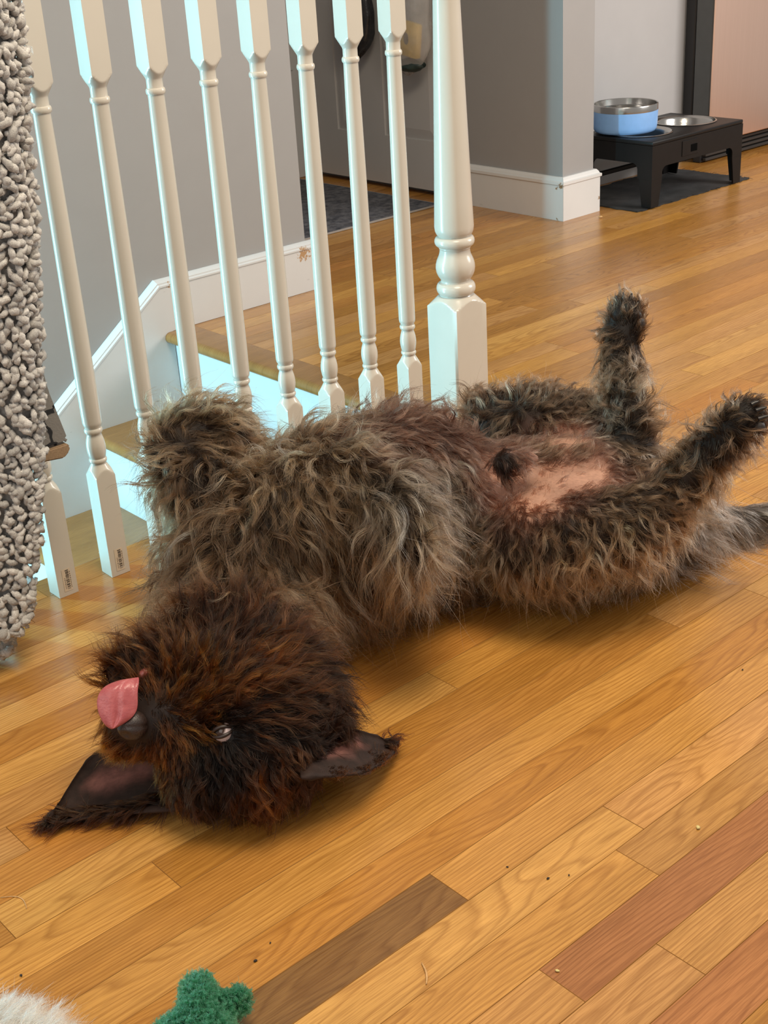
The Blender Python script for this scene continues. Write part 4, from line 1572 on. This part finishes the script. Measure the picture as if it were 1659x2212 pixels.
hits = [hit(u, v)[0] for u, v in ((240, 1510), (270, 1500), (280, 1530), (262, 1555), (285, 1480))]
hd = [(h_ - Vector((0, 0, CAM_H))).length for h_ in hits if h_ is not None]
nd = (NOSE_C - Vector((0, 0, CAM_H))).length
TD = min(hd + [nd - 0.010]) - 0.006
ROWS = [  # left edge, right edge of the tongue down its length
    ((262, 1468), (300, 1462)), ((236, 1476), (301, 1472)), ((220, 1487), (299, 1482)), ((211, 1502), (297.5, 1496)), ((208.5, 1517), (298, 1512)), ((210, 1531), (298, 1526)),
    ((213.5, 1544), (294, 1540)), ((219, 1556), (284, 1552)), ((226, 1566), (270, 1562)), ((234, 1573), (256, 1570)), ((241, 1575.5), (246, 1574.5))]
bm = bmesh.new()
nc = 15
top, bot = [], []
for i, (a, b) in enumerate(ROWS):
    s = i / (len(ROWS) - 1)
    rt, rb = [], []
    for j in range(nc):
        t = j / (nc - 1)
        u = a[0] + (b[0] - a[0]) * t
        v = a[1] + (b[1] - a[1]) * t
        x = 2 * t - 1
        bulge = 0.0045 * (1 - x * x) - 0.0042 * math.exp(-((x - 0.02) / 0.13) ** 2) * min(1, 4 * (1 - s)) * (0.35 + s * 0.65)
        dep = TD - bulge + 0.010 * max(0, 0.22 - s) / 0.22 + 0.004 * s * s + (0.0025 * (1 - s) if t > 0.92 and s < .5 else 0) * -1
        th = 0.0045 * math.sqrt(max(0.0, 1 - x ** 4)) + 0.0008
        rt.append(bm.verts.new(on_view(u, v, dep)))
        rb.append(bm.verts.new(on_view(u, v, dep + th)))
    top.append(rt)
    bot.append(rb)
nr = len(ROWS)
for i in range(nr - 1):
    for j in range(nc - 1):
        bm.faces.new((top[i][j], top[i + 1][j], top[i + 1][j + 1], top[i][j + 1]))
        bm.faces.new((bot[i][j], bot[i][j + 1], bot[i + 1][j + 1], bot[i + 1][j]))
    for j in (0, nc - 1):
        bm.faces.new((top[i][j], bot[i][j], bot[i + 1][j], top[i + 1][j]))
for i in (0, nr - 1):
    for j in range(nc - 1):
        bm.faces.new((top[i][j], top[i][j + 1], bot[i][j + 1], bot[i][j]))
bmesh.ops.recalc_face_normals(bm, faces=bm.faces)
o = mesh_obj('tongue', bm, M_TONGUE, dog, 180, label='pink tongue lolling down over the nose')
sub = o.modifiers.new('sub', 'SUBSURF')
sub.levels = 1
sub.render_levels = 2

M_LIP = simple('lip_skin', (0.20, 0.055, 0.05), 0.35, 0.35, 120)
bm = bmesh.new()
pts = []
for u, v in ((300, 1466), (308, 1458), (318, 1450), (328, 1447)):
    h_ = hit(u, v)
    pts.append(h_[0] + h_[1] * 0.001)
sweep(bm, pts, [0.004, 0.0065, 0.006, 0.002], 10, flat=0.8)
mesh_obj('lip', bm, M_LIP, dog, 180, label='dark pink corner of the lips')


# ears: thin cupped leather flaps lying on the floor, hide outside, bare skin inside
m = NT('ear_hide')
m.set(Roughness=0.75, Specular_IOR_Level=0.25)
atn = m.n('Attribute', attribute_name='skin')
m.base(m.mix(1.0, atn.outputs['Color'], m.ramp(m.noise(70, 5, 0.65), [(0.3, (0.6, 0.6, 0.6)), (0.7, (1.25, 1.2, 1.2))]), 'MULTIPLY'))
m.bump(m.noise(150, 4, 0.6), 0.3, 0.0015)
M_EAR = m.m


def make_ear(stations, zb, z_cup, label, inner):
    """stations: along the ear, ((u,v) upper edge, (u,v) lower edge, height)"""
    bm = bmesh.new()
    nc = 13
    T_, B_ = [], []
    for i, (a, b, z) in enumerate(stations):
        rt, rb = [], []
        for j in range(nc):
            t = j / (nc - 1)
            x = 2 * t - 1
            u, v = a[0] + (b[0] - a[0]) * t, a[1] + (b[1] - a[1]) * t
            zz = z + z_cup * (x ** 2) * (1 if x < 0 else 0.35) + 0.0015 * math.sin(9 * t + i)
            p = PZ(u, v, max(zz, 0.006))
            rt.append(bm.verts.new(p))
            rb.append(bm.verts.new(p - Vector((0, 0, 0.0035))))
        T_.append(rt)
        B_.append(rb)
    n = len(stations)
    for i in range(n - 1):
        for j in range(nc - 1):
            bm.faces.new((T_[i][j], T_[i + 1][j], T_[i + 1][j + 1], T_[i][j + 1]))
            bm.faces.new((B_[i][j], B_[i][j + 1], B_[i + 1][j + 1], B_[i + 1][j]))
        for j in (0, nc - 1):
            bm.faces.new((T_[i][j], B_[i][j], B_[i + 1][j], T_[i + 1][j]))
    for i in (0, n - 1):
        for j in range(nc - 1):
            bm.faces.new((T_[i][j], T_[i][j + 1], B_[i][j + 1], B_[i][j]))
    bmesh.ops.recalc_face_normals(bm, faces=bm.faces)
    bmesh.ops.subdivide_edges(bm, edges=list(bm.edges), cuts=1, use_grid_fill=True, smooth=0.6)
    o = mesh_obj('ear', bm, M_EAR, dog, 180, label=label)
    me = o.data
    co = np.empty(len(me.vertices) * 3)
    me.vertices.foreach_get('co', co)
    co = co.reshape(-1, 3)
    c = np.tile(np.array([0.030, 0.017, 0.013]), (len(co), 1))
    for (u, v, z, r) in inner:
        d = np.linalg.norm(co - np.array(PZ(u, v, z)), axis=1)
        w = np.clip(1.2 - d / r, 0, 1)[:, None]
        c = c * (1 - w) + np.array([0.24, 0.105, 0.085]) * w
    a = me.attributes.new('skin', 'FLOAT_COLOR', 'POINT')
    a.data.foreach_set('color', np.column_stack([c, np.ones(len(c))]).astype(np.float32).reshape(-1))
    return o


EAR_A = make_ear([((420, 1630), (420, 1735), .030), ((340, 1618), (370, 1748), .022), ((262, 1610), (310, 1752), .018), ((208, 1622), (255, 1757), .014), ((172, 1662), (205, 1762), .010), ((142, 1708), (162, 1770), .008), ((116, 1748), (128, 1777), .007), ((98, 1772), (100, 1781), .007)],
                 0, 0.012, 'left floppy ear lying inside out with bare pinkish skin', [(250, 1672, .02, .030), (300, 1665, .022, .018), (215, 1690, .012, .018)])
EAR_B = make_ear([((630, 1590), (652, 1678), .085), ((675, 1572), (692, 1676), .078), ((720, 1568), (735, 1672), .068), ((765, 1574), (778, 1668), .054), ((800, 1584), (810, 1655), .040), ((828, 1595), (832, 1640), .028), ((852, 1603), (852, 1622), .018)],
                 0, 0.010, 'right floppy ear lying inside out with a pink centre', [(725, 1612, .068, .022), (765, 1604, .056, .014), (695, 1625, .075, .016)])


def ear_fur(ear, axis_px, pts, n, seed, name):
    sk_ = Skin(ear.data)
    r_ = np.random.default_rng(seed)
    P, N = sk_.sample(n * 12, r_)
    # keep roots near the rim and the tip
    sel = np.zeros(len(P), bool)
    for u, v, z, rad_ in pts:
        sel |= np.linalg.norm(P - np.array(PZ(u, v, z)), axis=1) < rad_
    P, N = P[sel][:n], N[sel][:n]
    a = np.array(PZ(*axis_px[1])) - np.array(PZ(*axis_px[0]))
    F = np.tile(unit(a), (len(P), 1)) + r_.normal(0, 0.35, (len(P), 3))
    g = len(P)
    tr = np.tile(np.array(T['dark'][0]), (g, 1))
    tt = np.tile(np.array(T['head'][1]), (g, 1)) * r_.uniform(.5, 1.4, (g, 1))
    return grow(name, sk_, dog, M_FUR, P, N, F, r_.uniform(.018, .042, g), np.full(g, .4), np.full(g, .15), tr, tt, r_, strands=9, lock_r=.004, clump=.75, grav=1.6, nseg=7)


ear_fur(EAR_A, ((380, 1690, .02), (95, 1778, .006)), [(100, 1775, .007, .026), (150, 1766, .01, .018), (220, 1760, .01, .013), (290, 1753, .012, .014), (350, 1745, .012, .016), (140, 1715, .008, .008), (190, 1640, .015, .005)], 220, 3, 'ear_fur')
ear_fur(EAR_B, ((650, 1630, .02), (900, 1588, .006)), [(842, 1612, .022, .018), (812, 1650, .038, .013), (770, 1668, .054, .010), (710, 1676, .07, .010), (815, 1590, .034, .006)], 130, 4, 'ear_fur')

M_CLAW = simple('dark_claw', (0.012, 0.009, 0.008), 0.3)
for u, v, z, du in ((1337, 655, .372, -6), (1348, 648, .378, -2), (1360, 650, .376, 4), (1372, 664, .366, 9), (1628, 872, .324, 8), (1640, 885, .32, 12), (1645, 903, .31, 12)):
    bm = bmesh.new()
    p0 = PZ(u, v, z)
    d = Vector(RIGHT) * du * 0.0007 - Vector(DOWN) * (0.010 if u < 1500 else 0.003)
    sweep(bm, [p0 - d * 0.5, p0 + d * 0.4, p0 + d * 1.1 - VIEW * 0.002], [0.0035, 0.0030, 0.0008], 8)
    mesh_obj('claw', bm, M_CLAW, dog, 60)
M_PAD = simple('paw_pad', (0.02, 0.015, 0.014), 0.6, 0.3, 200, 0.4, 500)
for u, v, z, r in ((1382, 698, .345, .008), (1377, 680, .357, .006), (1640, 922, .300, .008), (1645, 903, .309, .006)):
    h_ = hit(u, v)
    p = h_[0] if h_[0] is not None else PZ(u, v, z)
    bm = bmesh.new()
    bmesh.ops.create_icosphere(bm, subdivisions=2, radius=r, matrix=Matrix.Translation(p))
    mesh_obj('paw_pad', bm, M_PAD, dog, 180)

# ------------------------------------------------------------------ armchair corner and chunky knit blanket
m = NT('crackle_upholstery')
m.set(Roughness=0.85)
v = m.n('TexVoronoi', feature='DISTANCE_TO_EDGE')
v.inputs['Scale'].default_value = 14
nz_ = m.n('TexNoise')
nz_.inputs['Scale'].default_value = 30
tc0 = m.n('TexCoord')
mx = m.n('VectorMath', operation='MULTIPLY_ADD')
m.l(tc0, 'Object', nz_, 'Vector')
m.l(nz_, 'Color', mx, 0)
mx.inputs[1].default_value = (0.035, 0.035, 0.035)
m.l(tc0, 'Object', mx, 2)
m.l(mx, 0, v, 'Vector')
c = m.ramp(v.outputs['Distance'], [(0.0, (0.012, 0.012, 0.013)), (0.030, (0.014, 0.014, 0.015)), (0.045, (0.20, 0.185, 0.165))])
m.base(c)
m.bump(m.noise(500, 2), 0.4, 0.001)
M_CRACK = m.m
M_TANF = simple('tan_fabric', (0.30, 0.20, 0.115), 0.9, 0.12, 300, 0.4, 500)
chair = thing('armchair', 'grey crackle-patterned upholstered chair corner with tan underside, behind the knit blanket', 'chair', (0.45, 1.57, 0))
bm = bmesh.new()


def px_poly(pix, y):
    return [(p.x, p.z) for p in (PY(u, v, y) for u, v in pix)]


low = [(146, 958), (150, 950), (140, 925), (122, 880), (108, 845), (96, 800), (86, 700), (60, 400)]
pp = px_poly(low, 1.535)
prism(bm, [(0.10, pp[0][1] + 0.004)] + pp + [(0.10, pp[-1][1])], 'y', 1.535, 1.600)
bmesh.ops.bevel(bm, geom=list(bm.edges), offset=0.005, segments=2, affect='EDGES')
mesh_obj('back_panel', rel(bm, chair), M_CRACK, chair, 40)
bm = bmesh.new()
pp = px_poly([(100, 998), (140, 990), (151, 976), (153, 965), (146, 958.5)], 1.533)
prism(bm, [(0.10, pp[0][1])] + pp + [(0.10, pp[-1][1])], 'y', 1.533, 1.602)
bmesh.ops.bevel(bm, geom=list(bm.edges), offset=0.002, segments=2, affect='EDGES')
mesh_obj('seat_rail', rel(bm, chair), M_TANF, chair, 40)
for lx in (0.16, 0.56):
    bm = bmesh.new()
    lathe(bm, [(0.014, 0.0008), (0.016, 0.02), (0.022, 0.255)], 16, lx, 1.567)
    mesh_obj('leg', rel(bm, chair), simple('dark_wood_leg', (0.05, 0.028, 0.015), 0.4), chair, 40)

M_KNIT = NT('chenille_yarn')
M_KNIT.set(Roughness=0.95, Sheen_Weight=0.35, Sheen_Roughness=0.5)
oi_ = M_KNIT.n('Attribute', attribute_name='yarn')
M_KNIT.base(M_KNIT.mix(1.0, oi_.outputs['Color'], M_KNIT.ramp(M_KNIT.noise(420, 3, 0.7), [(0.3, (0.70, 0.69, 0.68)), (0.7, (1.1, 1.1, 1.1))]), 'MULTIPLY'))
M_KNIT.bump(M_KNIT.noise(700, 3, 0.7), 0.8, 0.002)
M_KNIT = M_KNIT.m
# edge of the hanging blanket, from its top down to the floor
EDGE_PX = [(36, -120, 1.455), (40, 0, 1.455), (52, 150, 1.46), (60, 300, 1.465), (70, 450, 1.47), (76, 600, 1.475), (82, 720, 1.48), (86, 850, 1.485), (88, 950, 1.487), (82, 1100, 1.49), (74, 1230, 1.492), (64, 1320, 1.493), (40, 1372, 1.493)]
EDGE = [PY(u, v_, y) for u, v_, y in EDGE_PX]
cum = [0]
for a, b in zip(EDGE, EDGE[1:]):
    cum.append(cum[-1] + (b - a).length)


def edge_at(s):
    s = max(0, min(1, s)) * cum[-1]
    for i in range(len(EDGE) - 1):
        if s <= cum[i + 1]:
            t = (s - cum[i]) / (cum[i + 1] - cum[i])
            return EDGE[i].lerp(EDGE[i + 1], t)
    return EDGE[-1].copy()


BW_ = 0.30


def sheet(s, w):
    """w metres in from the edge, towards -x; gentle folds"""
    p = edge_at(s)
    fold = 0.012 * math.sin(w * 38 + 2.2 * s) + 0.008 * math.sin(w * 17 + 5 * s)
    p = Vector((p.x - w, p.y - fold * min(1, w / 0.03) + 0.05 * w, p.z - 0.10 * w * (s > 0.9)))
    p.z = max(p.z, 0.012)
    return p


blanket = thing('knit_blanket', 'chunky pale grey chenille knit throw hanging at the left edge', 'blanket', (0.5, 1.49, 0.0))
bm = bmesh.new()
ns, nw = 60, 20
g = [[bm.verts.new(sheet(i / (ns - 1), 0.006 + BW_ * j / (nw - 1)) + Vector((0, 0.008, 0))) for j in range(nw)] for i in range(ns)]
g2 = [[bm.verts.new(sheet(i / (ns - 1), 0.006 + BW_ * j / (nw - 1)) + Vector((0, 0.020, 0))) for j in range(nw)] for i in range(ns)]
for i in range(ns - 1):
    for j in range(nw - 1):
        bm.faces.new((g[i][j], g[i + 1][j], g[i + 1][j + 1], g[i][j + 1]))
        bm.faces.new((g2[i][j], g2[i][j + 1], g2[i + 1][j + 1], g2[i + 1][j]))
    for j in (0, nw - 1):
        bm.faces.new((g[i][j], g2[i][j], g2[i + 1][j], g[i + 1][j]))
for i in (0, ns - 1):
    for j in range(nw - 1):
        bm.faces.new((g[i][j], g[i][j + 1], g2[i][j + 1], g2[i][j]))
bmesh.ops.recalc_face_normals(bm, faces=bm.faces)
M_KBACK = simple('blanket_backing', (0.30, 0.29, 0.275), 0.95, 0.3, 120, 0.6, 200)
mesh_obj('knit_ground', rel(bm, blanket), M_KBACK, blanket, 180)

kr = random.Random(21)
bm = bmesh.new()
tints = []


def yarn(p, d, n_, L, r):
    """one plump stitch: a short bent length of chenille"""
    side = d.cross(n_).normalized()
    bend = kr.uniform(-0.6, 0.6)
    nv0 = len(bm.verts)
    pts, rad = [], []
    for k in range(6):
        t = k / 5
        x = (t - 0.5) * L
        pts.append(p + d * x + n_ * (0.34 * L * math.cos((t - 0.5) * math.pi) + kr.uniform(-.0006, .0006)) + side * (bend * L * ((t - .5) ** 2)))
        rad.append(r * (0.42 + 0.58 * math.sin(math.pi * (0.12 + 0.76 * t))) * kr.uniform(0.75, 1.3))
    sweep(bm, pts, rad, 7)
    c = kr.uniform(0.42, 0.72)
    tints.extend([(c * 1.02, c * 0.97, c * 0.90)] * (len(bm.verts) - nv0))


slen = cum[-1]
rows_ = int(slen / 0.0105)
for i in range(rows_):
    s = (i + 0.5) / rows_
    wmax = BW_ * (0.62 if True else 1)
    for j in range(int(wmax / 0.0115)):
        w = -0.003 + 0.0115 * j + kr.uniform(-.003, .003) + (0.005 if i % 2 else 0)
        p = sheet(s + kr.uniform(-.3, .3) / rows_, max(0, w))
        p.y += 0.003
        if w < 0:
            p.x -= w
        ang = kr.choice((0.6, -0.6)) + kr.uniform(-.7, .7) + math.pi / 2
        d = Vector((math.cos(ang), kr.uniform(-.15, .15), math.sin(ang))).normalized()
        yarn(p, d, Vector((kr.uniform(-.25, .25), -1, kr.uniform(-.2, .25))).normalized(), kr.uniform(0.011, 0.018), kr.uniform(0.0034, 0.0054))
        if kr.random() < 0.55:
            a2 = kr.uniform(0, 6.28)
            yarn(p + Vector((kr.uniform(-.006, .006), 0.001, kr.uniform(-.006, .006))), Vector((math.cos(a2), kr.uniform(-.4, .4), math.sin(a2))).normalized(), Vector((kr.uniform(-.4, .4), -1, kr.uniform(-.3, .4))).normalized(), kr.uniform(0.008, 0.015), kr.uniform(0.0026, 0.0042))
# loops that stick out from the selvedge
for i in range(rows_ * 2):
    s = kr.random()
    p = sheet(s, kr.uniform(0, 0.004)) + Vector((0, kr.uniform(-.004, .014), 0))
    d = Vector((kr.uniform(.3, 1), kr.uniform(-.6, .6), kr.uniform(-.9, .9))).normalized()
    yarn(p, d, Vector((.3, -1, .1)).normalized(), kr.uniform(0.010, 0.017), kr.uniform(0.003, 0.0048))
# the corner that trails on the floor in front
for i in range(200):
    t = kr.random()
    u_ = kr.uniform(-40, 18) + 14 * (1 - t)
    p = PZ(u_, 1330 + 85 * t, 0.045 * (1 - t) + 0.008 + kr.uniform(0, .012))
    if p.z < 0.006:
        p.z = 0.006
    ang = kr.uniform(0, 6.28)
    yarn(p, Vector((math.cos(ang), 0, math.sin(ang) * .6)).normalized(), Vector((0, -.5, .9)).normalized(), kr.uniform(0.012, 0.018), kr.uniform(0.0042, 0.006))
for v_ in bm.verts:
    v_.co += mnoise.noise_vector(v_.co * 330) * 0.0016 + mnoise.noise_vector(v_.co * 900) * 0.0007
    v_.co.z = max(v_.co.z, 0.0012)
tv = bpy.data.meshes.new('tmp')
bm.to_mesh(tv)
yarn_skin = Skin(tv)
o = mesh_obj('stitches', rel(bm, blanket), M_KNIT, blanket, 180)
o['kind'] = 'stuff'
a = o.data.attributes.new('yarn', 'FLOAT_COLOR', 'POINT')
tt_ = np.ones((len(o.data.vertices), 4), dtype=np.float32)
tt_[:, :3] = np.array(tints)[:len(tt_)]
a.data.foreach_set('color', tt_.reshape(-1))

r_ = np.random.default_rng(9)
P, N = yarn_skin.sample(9000, r_)
g_ = len(P)
grow('yarn_fuzz', yarn_skin, blanket, fur_material('yarn_fuzz', 0.6, 0.8), P, N, r_.normal(0, 1, (g_, 3)), r_.uniform(.005, .011, g_), np.full(g_, 1.6), np.full(g_, .7), np.tile(np.array([.40, .38, .35]), (g_, 1)), np.tile(np.array([.62, .59, .55]), (g_, 1)), r_, strands=7, lock_r=.0028, clump=.25, grav=.1, nseg=5, freq=1.4, rad=.00014, stray=.2)

# ------------------------------------------------------------------ green fleece toy
M_GREEN = simple('green_fleece_ground', (0.012, 0.060, 0.030), 0.95, 0.3, 90)
toy = thing('plush_toy', 'dark green curly fleece plush toy with stubby arms on the floor', 'toy', tuple(PZ(440, 2210, 0)))
bm = bmesh.new()
TCH = [[(442, 2212, .030, .018), (434, 2172, .034, .0150), (428, 2134, .036, .0105)],
       [(444, 2208, .030, .015), (482, 2180, .030, .0100), (514, 2162, .030, .0090)],
       [(440, 2215, .030, .018), (400, 2222, .024, .0125), (366, 2236, .020, .011)],
       [(442, 2215, .030, .018), (466, 2255, .028, .017), (484, 2290, .026, .015)]]
for ch in TCH:
    for a_, b_ in zip(ch, ch[1:]):
        pa, pb = PZ(*a_[:3]), PZ(*b_[:3])
        for k in range(9):
            t = k / 8
            r = a_[3] + (b_[3] - a_[3]) * t
            c_ = pa.lerp(pb, t)
            c_.z = max(c_.z, r + 0.001)
            bmesh.ops.create_icosphere(bm, subdivisions=2, radius=r, matrix=Matrix.Translation(c_))
tm = bpy.data.meshes.new('tmp')
bm.to_mesh(tm)
bm.free()
o = bpy.data.objects.new('tmp', tm)
COL.objects.link(o)
md = o.modifiers.new('r', 'REMESH')
md.mode = 'VOXEL'
md.voxel_size = 0.004
ms = o.modifiers.new('s', 'SMOOTH')
ms.iterations = 4
dg = bpy.context.evaluated_depsgraph_get()
dg.update()
toy_me = bpy.data.meshes.new_from_object(o.evaluated_get(dg))
bpy.data.objects.remove(o)
toy_skin = Skin(toy_me)
body_local = toy_me.copy()
body_local.transform(Matrix.Translation(-toy.location))
link_mesh('body', body_local, M_GREEN, toy, 180)
r_ = np.random.default_rng(5)
P, N = toy_skin.sample(4200, r_)
g_ = len(P)
F = r_.normal(0, 1, (g_, 3))
base_g = np.tile(np.array([0.010, 0.060, 0.028]), (g_, 1))
tip_g = np.tile(np.array([0.040, 0.185, 0.095]), (g_, 1)) * np.exp(r_.normal(0, .25, (g_, 1)))
M_PILE = fur_material('fleece_pile', 0.6, 0.7)
grow('fleece', toy_skin, toy, M_PILE, P, N, F, r_.uniform(.007, .012, g_), np.full(g_, 2.2), np.full(g_, .75), base_g, tip_g, r_, strands=10, lock_r=.0022, clump=.6, grav=.1, nseg=7, freq=1.6, rad=.00022, stray=.1)

# ------------------------------------------------------------------ white shaggy throw in the near corner
M_WHITE = simple('white_pile_ground', (0.55, 0.50, 0.44), 0.95)
shag = thing('shaggy_throw', 'cream white long-pile throw in the near left corner of the floor', 'throw', tuple(PZ(60, 2230, 0)))
bm = bmesh.new()
edge = [(-160, 2185), (-60, 2205), (0, 2218), (50, 2232), (95, 2252), (125, 2285), (140, 2340)]
ring = [PZ(u, v_, 0.0015) for u, v_ in edge] + [PZ(-160, 2340, 0.0015)]
A_ = [bm.verts.new(p) for p in ring]
B_ = [bm.verts.new(p + Vector((0, 0, 0.012))) for p in ring]
bm.faces.new(A_[::-1])
bm.faces.new(B_)
for i in range(len(ring)):
    j = (i + 1) % len(ring)
    bm.faces.new((A_[i], A_[j], B_[j], B_[i]))
bmesh.ops.triangulate(bm, faces=bm.faces)
bmesh.ops.recalc_face_normals(bm, faces=bm.faces)
sm_ = bpy.data.meshes.new('shag')
bm.to_mesh(sm_)
bm.free()
sh_skin = Skin(sm_)
loc_ = sm_.copy()
loc_.transform(Matrix.Translation(-shag.location))
link_mesh('backing', loc_, M_WHITE, shag)
P, N = sh_skin.sample(1900, r_)
keep = N[:, 2] > -0.5
P, N = P[keep], np.tile(np.array([0, 0, 1.0]), (keep.sum(), 1))
g_ = len(P)
F = np.tile(RIGHT * 0.75 - DOWN * 0.75, (g_, 1)) + r_.normal(0, .35, (g_, 3))
grow('long_pile', sh_skin, shag, fur_material('white_pile', 0.5, 0.7), P, N, F, r_.uniform(.028, .045, g_), np.full(g_, .3), np.full(g_, .55), np.tile(np.array([.56, .45, .34]), (g_, 1)), np.tile(np.array([.90, .80, .66]), (g_, 1)), r_, strands=14, lock_r=.004, clump=.8, grav=.9, nseg=8, rad=.00024)

# ------------------------------------------------------------------ crumbs and hairs on the floor
M_CRUMB = simple('yellow_crumb', (0.62, 0.50, 0.20), 0.7, 0.3, 300)
M_SPECK = simple('dark_speck', (0.025, 0.015, 0.01), 0.8, 0.3, 300)
M_SHAVE = simple('tan_shaving', (0.55, 0.32, 0.13), 0.6, 0.2, 300)


def crumb(u, v, r, mat, label, seed, name='crumb'):
    p = PZ(u, v, 0)
    bm = bmesh.new()
    bmesh.ops.create_icosphere(bm, subdivisions=2, radius=1.0)
    for q in bm.verts:
        q.co *= 1 + 0.45 * mnoise.noise(q.co * 1.6 + Vector((seed, 0, 0)))
        q.co = Vector((q.co.x * r, q.co.y * r * 0.7, q.co.z * r * 0.5))
    zmin = min(q.co.z for q in bm.verts)
    for q in bm.verts:
        q.co.z -= zmin - 0.0003
    o = mesh_obj(name, bm, mat, None, 180, loc=(p.x, p.y, 0.0))
    o.rotation_euler = (0, 0, seed)
    o['label'] = label
    o['category'] = 'crumb'
    o['group'] = 'crumbs on the oak floor'


def strand(u0, v0, u1, v1, r, mat, label, bow, name='hair_strand'):
    a_, b_ = PZ(u0, v0, 0), PZ(u1, v1, 0)
    d = b_ - a_
    n_ = Vector((-d.y, d.x, 0))
    bm = bmesh.new()
    pts = [a_ + d * t + n_ * bow * math.sin(math.pi * t) + Vector((0, 0, r * 1.15)) for t in [k / 8 for k in range(9)]]
    sweep(bm, pts, [r * (0.5 + 0.5 * math.sin(math.pi * (k + .5) / 9)) for k in range(9)], 6)
    for q in bm.verts:
        q.co.z = max(q.co.z, 0.0003)
    o = mesh_obj(name, bm, mat, None, 180)
    o['label'] = label
    o['category'] = 'debris'


crumb(1508, 1790, .0030, M_CRUMB, 'pale yellow crumb on a tan plank beside the reddish plank', 1, 'crumb')
crumb(1204, 2099, .0022, M_CRUMB, 'pale yellow crumb on the end of the reddish brown plank', 2, 'crumb')
crumb(1184, 1899, .0019, M_SPECK, 'tiny dark speck on the light plank, largest of its scatter', 3, 'crumb')
crumb(1229, 1892, .0013, M_SPECK, 'tiny dark speck on the light plank, rightmost of its scatter', 4, 'crumb')
crumb(1096, 1874, .0013, M_SPECK, 'tiny dark speck on the light plank, leftmost of its scatter', 5, 'crumb')
crumb(552, 2077, .0021, M_SPECK, 'dark speck above the right arm of the green toy', 6, 'crumb')
crumb(584, 2038, .0012, M_SPECK, 'tiny dark speck highest up above the green toy', 7, 'crumb')
crumb(46, 2109, .0017, M_SPECK, 'dark speck above the white shaggy throw', 8, 'crumb')
crumb(1297, 471, .0065, M_SHAVE, 'brown scrap on the floor in front of the pillar baseboard', 9, 'crumb')
crumb(1604, 1448, .0016, M_SPECK, 'dark speck on the floor nearest the right edge', 10, 'crumb')
strand(911, 2082, 921, 2128, .0011, M_SHAVE, 'thin tan wood shaving on the golden planks right of the green toy', 0.08, 'wood_shaving')
strand(2, 1940, 58, 1964, .0006, M_SHAVE, 'single curved tan hair on the floor at the left edge', 0.25)
